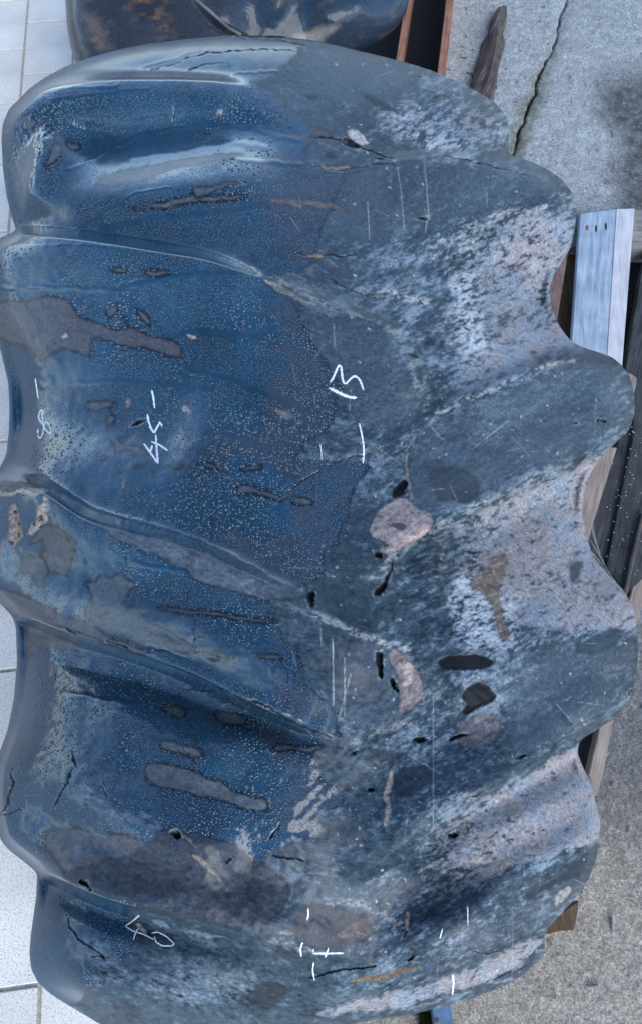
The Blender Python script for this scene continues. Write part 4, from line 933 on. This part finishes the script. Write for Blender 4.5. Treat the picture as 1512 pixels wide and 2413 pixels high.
tcn = n_.new('ShaderNodeTexCoord'); nz = n_.new('ShaderNodeTexNoise'); nz.inputs['Scale'].default_value = 260
l_.new(tcn.outputs['Object'], nz.inputs['Vector'])
crn = n_.new('ShaderNodeValToRGB'); crn.color_ramp.elements[0].position = 0.38; crn.color_ramp.elements[1].position = 0.66; crn.color_ramp.elements[0].color = (0.004, 0.012, 0.03, 1); crn.color_ramp.elements[1].color = (0.05, 0.097, 0.132, 1)
l_.new(nz.outputs[0], crn.inputs[0]); l_.new(crn.outputs[0], b_.inputs['Base Color'])
b_.inputs['Roughness'].default_value = 0.04
b_.inputs['IOR'].default_value = 1.7
b_.inputs['Coat Weight'].default_value = 0.6; b_.inputs['Coat Roughness'].default_value = 0.03
tag(link('water_drops', me, m), 'fine beads of water covering the wet flank of the boulder', 'water drops', kind='stuff')
print('drops', len(rm))
# ------------------------------------------------------------------ the boulder behind
LEFT2 = [(330, -260), (230, -220), (175, -150), (152, -60), (154, 0), (158, 60), (165, 105), (176, 142), (200, 190), (260, 240), (350, 270)]
RIGHT2 = [(700, -260), (800, -230), (900, -160), (950, -80), (964, -10), (956, 30), (932, 66), (896, 96), (856, 118), (800, 150), (700, 200), (600, 250), (500, 270)]
R = Stone(LEFT2, RIGHT2, 300, 420, (-1.75, 0.70), 0.16, 0.10, 80, 0.16, 0.19)
X2, Y2 = R.X, R.Y
R.edge = sstep(0, 20, R.d)
R.ridge([(420, -200), (455, -40), (470, 0), (540, 62), (570, 76), (610, 78), (640, 50), (665, 0), (680, -200)][:6], [.015, .022, .026, .03, .03, .022], 70, 16)
R.ridge([(680, -150), (668, -20), (655, 25), (610, 76)], [.022, .022, .022, .015], 22, 60)
R.ridge([(700, 60), (800, 30), (920, -30)], [.02, .03, .03], 60, 60)
R.h += fbm(X2, Y2, 60, 4, 401) * 0.005 * R.edge
co, qd = R.build()
c2 = np.zeros(X2.shape + (3,), np.float32) + np.array([0.028, 0.034, 0.046], np.float32)
s2 = fbm(X2 + Y2 * .4, Y2 * 1.4, 26, 5, 411, .7)
c2 *= (1 + .5 * fbm(X2, Y2, 90, 3, 412))[..., None]
c2 = lerp3(c2, (0.09, 0.10, 0.115), sstep(0.1, .6, s2) * .45)
bm_ = sstep(-20, 30, poly_sd(X2 + 40 * s2, Y2 + 25 * fbm(X2, Y2, 30, 3, 413), [(290, -80), (380, -80), (400, 20), (420, 80), (380, 85), (340, 60), (320, 0)]))
c2 = lerp3(c2, (0.15, 0.085, 0.042), bm_ * sstep(-.2, .4, s2) * .8)
bm_ = sstep(-10, 20, poly_sd(X2 + 30 * s2, Y2, [(180, 20), (240, 40), (270, 120), (230, 120), (200, 70)]))
c2 = lerp3(c2, (0.20, 0.15, 0.10), bm_ * .5)
c2 = lerp3(c2, (0.02, 0.045, 0.075), sstep(470, 600, X2) * sstep(.5, -.2, s2) * .85)
bm_ = sstep(-10, 12, poly_sd(X2 + 12 * s2, Y2, [(690, 85), (760, 62), (800, 60), (760, 100), (700, 110)]))
c2 = lerp3(c2, (0.30, 0.28, 0.24), bm_ * .7)
d, _, _ = pl_dist(X2, Y2, [(440, -30), (470, 5), (540, 66), (566, 80)])
c2 = lerp3(c2, (0.40, 0.38, 0.36), sstep(5, 1, d) * .7)
me = fast_mesh('stone_body', co, qd)
add_attr(me, 'stone_color', 'FLOAT_COLOR', np.concatenate([np.clip(c2, .003, .8).reshape(-1, 3), np.full((R.nback, 3), .05, np.float32)]))
add_attr(me, 'rough', 'FLOAT', np.full(len(co), .36)); add_attr(me, 'wet', 'FLOAT', np.full(len(co), .3))
o = link('boulder', me, M_STONE)
tag(o, 'dark lobed boulder with rusty brown stains behind the wet fluted one', 'boulder')

# ------------------------------------------------------------------ timber
def prism(name, px, z, thick, mat, parent=None, jit=0.0012):
    """plank whose upper face is traced in the photo; z = height of that face (one value or one per corner)"""
    import bmesh
    n = len(px)
    zs = z if isinstance(z, (list, tuple)) else [z] * n
    top = [Vector(at_z(np.array(float(x)), np.array(float(y)), zz)) for (x, y), zz in zip(px, zs)]
    bm = bmesh.new()
    tv = [bm.verts.new(p) for p in top]
    bv = [bm.verts.new((p.x, p.y, p.z - thick)) for p in top]
    bm.faces.new(tv); bm.faces.new(bv[::-1])
    for k in range(n):
        bm.faces.new((tv[k], bv[k], bv[(k + 1) % n], tv[(k + 1) % n]))
    bmesh.ops.recalc_face_normals(bm, faces=bm.faces)
    bmesh.ops.bevel(bm, geom=bm.edges[:], offset=0.002, segments=2, affect='EDGES')
    m_ = bpy.data.meshes.new(name); bm.to_mesh(m_); bm.free()
    o_ = link(name, m_, mat)
    if parent is not None: child_at(o_, parent)
    return o_
A1 = lambda p: crop(1295, 480, 5.027, p); A2 = lambda p: crop(1295, 960, 5.027, p); A3 = lambda p: crop(1295, 1440, 4.64, p)
pal = empty('wooden_pallet', (0.62, 0.9, 0.0))
tag(pal, 'makeshift pallet of mixed weathered boards under the wet fluted boulder', 'pallet')
tag(prism('deck_board', A1([(550, 185), (985, 130), (870, 1900), (830, 2450), (400, 2450), (440, 1830)]), 0.118, 0.028, M_WOOD_SKYTINT, pal), 'planed board with three nail holes, sky reflection in its bluish colour')
tag(prism('edge_strip', A1([(988, 130), (1215, 120), (1150, 900), (1058, 2080), (1030, 2450), (833, 2450), (873, 1900)]), [0.118, .112, .112, .112, .112, .118, .118], 0.03, M_WOOD_LITFACE, pal), 'second face of the same timber, painted paler as the lit side')
for (x, y), mt, sx, sy in ((A1([(633, 360)])[0], M_RUST, 3.2, 7), (A1([(742, 372)])[0], M_HOLE, 2.4, 9), (A1([(862, 345)])[0], M_HOLE, 2.8, 9)):
    pts = [(x + sx * math.cos(a), y + sy * math.sin(a)) for a in np.linspace(0, 2 * math.pi, 11)[:-1]]
    P_ = [tuple(at_z(np.array(u), np.array(v), 0.1186)) for u, v in pts]
    m_ = bpy.data.meshes.new('nail_hole'); m_.from_pydata(P_ + [tuple(at_z(np.array(x), np.array(y), 0.1192))], [], [(k, (k + 1) % 10, 10) for k in range(10)])
    child_at(link('nail_hole', m_, mt), pal)
prism('bearer', A1([(330, 165), (900, 140), (1640, 128), (1640, 372), (900, 372), (330, 372)]), 0.086, 0.086, M_GREYWOOD, pal)
prism('bearer', A1([(330, 378), (900, 378), (1640, 378), (1640, 590), (900, 590), (330, 590)]), 0.083, 0.083, M_GREYWOOD, pal)
prism('bearer', A3([(-1800, 900), (700, 700), (700, 1000), (-1800, 1300)]), 0.086, 0.086, M_GREYWOOD, pal)
prism('bearer', A3([(-4500, 3300), (-500, 3100), (-500, 3500), (-4500, 3700)]), 0.118, 0.118, M_GREYWOOD, pal)
prism('bearer', A3([(-4600, -4200), (-1400, -4200), (-1400, -3900), (-4600, -3900)]), 0.118, 0.118, M_GREYWOOD, pal)
tag(prism('deck_board', A1([(410, 600), (525, 600), (440, 1950), (300, 2600), (120, 2600), (250, 1600)]), 0.045, 0.03, M_BROWNWOOD, pal), 'ochre brown low board')
prism('deck_board', A1([(405, 620), (380, 800), (250, 1600), (120, 2600), (-100, 2600), (20, 1200), (150, 620)]), 0.10, 0.03, M_REDGREY, pal)
# black sheet added in the gap, standing in for ground in deep shade
gap_o = prism('gap_shade_sheet', A1([(1080, 600), (1700, 600), (1700, 2700), (900, 2700)]), 0.012, 0.010, M_GAP_SHADE)
tag(gap_o, 'black sheet added in the gap beside the planed timber, in place of deep shade', 'shade sheet')
# dark boards running away down the side
tag(prism('side_board', A2([(1215, -200), (1195, 250), (1172, 560), (1080, 1000), (990, 1420), (862, 2100), (760, 2800), (420, 2800), (600, 1900), (690, 1560), (880, 960), (1000, 630), (1100, -200)]), 0.070, 0.04, M_DARKWOOD, pal), 'dark weathered inner board')
tag(prism('side_board', A1([(1420, 500), (1640, 500), (1640, 4000), (1340, 4600), (1130, 4805), (870, 4505), (1000, 3820), (1178, 2965), (1203, 2650), (1100, 2100), (1140, 1800), (1240, 1250), (1300, 850)]), 0.083, 0.05, M_DARKWOOD, pal), 'dark weathered outer board')
prism('deck_board', A2([(1000, 620), (900, 930), (700, 1570), (600, 1950), (420, 1950), (480, 1300), (620, 900), (760, 620)]), 0.092, 0.02, M_BEIGEWOOD, pal)
tag(prism('edge_strip', A2([(1330, 1400), (1298, 1530), (1200, 1940), (1098, 2420), (1060, 2600), (1080, 2600), (1118, 2420), (1222, 1940), (1312, 1530), (1345, 1400)]), 0.105, 0.06, M_BEIGEWOOD, pal), 'thin beige strip')
up = A2([(1420, 1450), (1350, 1650), (1240, 2100), (1160, 2430)]); lo = A3([(730, 1430), (690, 1640), (640, 1850), (600, 2020), (640, 2250)])
ur = A3([(700, 2260), (770, 1990), (830, 1650), (905, 1290)]); rr_ = A2([(1330, 2430), (1420, 2000), (1500, 1650), (1540, 1450)])
tag(prism('edge_strip', up + lo + ur + rr_, 0.075, 0.05, M_BEIGEWOOD, pal), 'long beige batten along the outer edge')
prism('side_board', A3([(300, 1500), (720, 1400), (690, 1640), (640, 1850), (600, 2020), (480, 2020), (300, 1750)]), 0.03, 0.02, M_DARKWOOD, pal)  # low board; the shade here is put into its dark wood colour
blk = prism('wood_offcut', A1([(1100, 2130), (1160, 2130), (1240, 2185), (1235, 2250), (1190, 2440), (1150, 2440)]), 0.125, 0.035, M_BEIGEWOOD)
tag(blk, 'small pale wood offcut wedged on the dark boards', 'offcut')
ob = prism('wood_block', crop(955, 2160, 2.52, [(860, 120), (1010, 130), (1125, 50), (1118, 120), (1095, 235), (1000, 240), (930, 262), (860, 240)]), 0.05, 0.045, M_BROWNWOOD)
tag(ob, 'dirty brown wood block poking from under the boulder onto concrete', 'block')
# steel bar and moss at the near end
sb = prism('steel_bar', crop(955, 2160, 2.52, [(225, 690), (340, 670), (378, 980), (262, 1000)]), 0.045, 0.04, M_STEEL)
tag(sb, 'blue painted steel bar with a rust spot under the boulder', 'steel bar')
rp = prism('rust_patch', crop(955, 2160, 2.52, [(243, 776), (268, 770), (274, 784), (262, 800), (246, 800)]), 0.0462, 0.001, M_RUST)
rp.parent = sb
V = []; Fc = []
pm = [at_z(np.array(crop(955, 2160, 2.52, [(rr.uniform(150, 236), rr.uniform(735, 880))])[0][0]), np.array(crop(955, 2160, 2.52, [(0, rr.uniform(735, 880))])[0][1]), 0.003) for _ in range(700)]
for p in pm:
    a = rr.uniform(0, 6.28); h_ = rr.uniform(.006, .02); o_ = len(V)
    V += [(p[0] - .0015 * math.cos(a), p[1] - .0015 * math.sin(a), 0), (p[0] + .0015 * math.cos(a), p[1] + .0015 * math.sin(a), 0), (p[0] + rr.normal(0, .006), p[1] + rr.normal(0, .006), h_)]
    Fc.append((o_, o_ + 1, o_ + 2))
m_ = bpy.data.meshes.new('moss'); m_.from_pydata(V, [], Fc)
tag(link('moss', m_, M_MOSS), 'green moss tuft beside the blue steel bar', 'moss', kind='stuff')

# rear pallet: boards standing on edge
rp2 = empty('rear_pallet', (0.45, 3.1, 0.0))
tag(rp2, 'reddish brown pallet of boards on edge under the rusty stained boulder', 'pallet')
def edge_board(px_l, px_r, y_near, h_):
    """board on edge: px of its top face left/right at photo row 60"""
    p0 = at_z(np.array(float(px_l)), np.array(60.0), h_); p1 = at_z(np.array(float(px_r)), np.array(60.0), h_)
    import bmesh
    bm = bmesh.new()
    x0, x1 = p0[0], p1[0]
    bmesh.ops.create_cube(bm, size=1)
    for vv in bm.verts:
        vv.co = Vector((x0 + (vv.co.x + .5) * (x1 - x0), 2.2 + (vv.co.y + .5) * 2.0, (vv.co.z + .5) * h_))
    # straight photo verticals: the boards run slightly towards the vanishing point of the view
    for vv in bm.verts:
        vv.co.x += (vv.co.y - p0[1]) * SLOPE
    bmesh.ops.bevel(bm, geom=bm.edges[:], offset=0.002, segments=1, affect='EDGES')
    m_ = bpy.data.meshes.new('joist'); bm.to_mesh(m_); bm.free()
    return child_at(link('joist', m_, M_REDWOOD), rp2)
SLOPE = 0.145
edge_board(1043, 1062, 0, 0.19)
edge_board(945, 960, 0, 0.19)
edge_board(700, 716, 0, 0.19)
edge_board(330, 346, 0, 0.19)
flo = prism('rear_shade_sheet', [(300, -150), (1046, -150), (1046, 420), (300, 420)], 0.012, 0.008, M_GAP_SHADE, rp2)  # black sheet added to darken the shaded gap between the joists

# broken stick on the concrete
prof = crop(600, 0, 2.16, [(1325, 45), (1305, 120), (1288, 180), (1285, 220), (1265, 320), (1240, 440), (1215, 560), (1195, 660)])
wid = [8, 14, 15, 21, 23, 25, 26, 26]
ctr = [at_z(np.array(p[0]), np.array(p[1]), 0.018) for p in prof]
V = []; Fc = []; KS = 14
for k, (p, w) in enumerate(zip(ctr, wid)):
    dp = np.linalg.norm(p - CAMP) / F
    for j in range(KS):
        a = 2 * math.pi * j / KS
        r_ = w * dp * (1 + 0.16 * math.sin(3 * a + k) + 0.12 * rr.normal())
        V.append((p[0] + r_ * math.cos(a), p[1] + 0.3 * r_ * math.sin(a * 2), max(0.0, p[2] + 0.75 * r_ * math.sin(a))))
for k in range(len(ctr) - 1):
    for j in range(KS):
        Fc.append((k * KS + j, k * KS + (j + 1) % KS, (k + 1) * KS + (j + 1) % KS, (k + 1) * KS + j))
Fc.append(tuple(range(KS))[::-1]); Fc.append(tuple((len(ctr) - 1) * KS + j for j in range(KS)))
m_ = bpy.data.meshes.new('broken_stick'); m_.from_pydata(V, [], Fc); m_.update()
tag(link('broken_stick', m_, M_STICK), 'splintered weathered stick lying on the concrete beside the crack', 'stick')

# white foam crumbs scattered on the dark boards and the black shade sheet
V = []; Fc = []
for k in range(150):
    if k < 60: (x, y), zz = A1([(rr.uniform(1080, 1290), rr.uniform(620, 2300))])[0], 0.015
    else: (x, y), zz = A2([(rr.uniform(860, 1300), rr.uniform(150, 2200))])[0], 0.086
    p = at_z(np.array(x), np.array(y), zz); r_ = rr.uniform(.0008, .0022); o_ = len(V)
    for dx, dy, dz in ((1, 0, 0), (-1, 0, 0), (0, 1, 0), (0, -1, 0), (0, 0, 1), (0, 0, -1)):
        V.append((p[0] + dx * r_ * rr.uniform(.7, 1.3), p[1] + dy * r_ * rr.uniform(.7, 1.3), p[2] + dz * r_))
    for t in ((0, 2, 4), (2, 1, 4), (1, 3, 4), (3, 0, 4), (2, 0, 5), (1, 2, 5), (3, 1, 5), (0, 3, 5)): Fc.append(tuple(o_ + i for i in t))
m_ = bpy.data.meshes.new('foam_crumbs'); m_.from_pydata(V, [], Fc)
tag(link('foam_crumbs', m_, M_CRUMB), 'tiny white foam crumbs scattered on the dark boards', 'crumbs', kind='stuff')

# cobweb between the boulder and the dark boards
strands = []
ends_a = A2([(690, 1380), (688, 1500), (690, 1600), (670, 1750), (655, 1860), (660, 1960), (720, 2050), (760, 2120)])
ends_b = A2([(700, 1680), (740, 1800), (790, 1930), (850, 2060), (920, 2170), (980, 2260), (1030, 2350), (1060, 2400)])
cu = bpy.data.curves.new('cobweb', 'CURVE'); cu.dimensions = '3D'; cu.bevel_depth = 0.00022; cu.bevel_resolution = 0
for k in range(46):
    a = ends_a[rr.integers(len(ends_a))]; b_ = ends_b[rr.integers(len(ends_b))]
    i_ = max(0, min(len(ends_a) - 1, int(rr.integers(len(ends_a))))); a = ends_a[i_]; b_ = ends_b[max(0, min(7, i_ + int(rr.integers(-1, 2))))]
    pa = at_z(np.array(a[0]), np.array(a[1]), 0.30); pb = at_z(np.array(b_[0]), np.array(b_[1]), 0.22)
    sp = cu.splines.new('POLY'); sp.points.add(1)
    sp.points[0].co = (*pa, 1); sp.points[1].co = (*pb, 1)
for seq, zz in ((ends_b, 0.22),):
    sp = cu.splines.new('POLY'); sp.points.add(len(seq) - 1)
    for k, (x, y) in enumerate(seq): sp.points[k].co = (*at_z(np.array(x), np.array(y), zz), 1)
cw_ = bpy.data.objects.new('cobweb_curve', cu)
dg = bpy.context.evaluated_depsgraph_get()
C.objects.link(cw_); dg.update()
mw = bpy.data.meshes.new_from_object(cw_.evaluated_get(bpy.context.evaluated_depsgraph_get()))
bpy.data.objects.remove(cw_)
m, n_, l_, b_ = mat_new('cobweb_silk')
b_.inputs['Base Color'].default_value = (0.55, 0.6, 0.65, 1); b_.inputs['Roughness'].default_value = 0.5
mw.name = 'cobweb'
mw.materials.clear()
tag(link('cobweb', mw, m), 'dusty cobweb strung between the boulder and the dark boards', 'cobweb', kind='stuff')
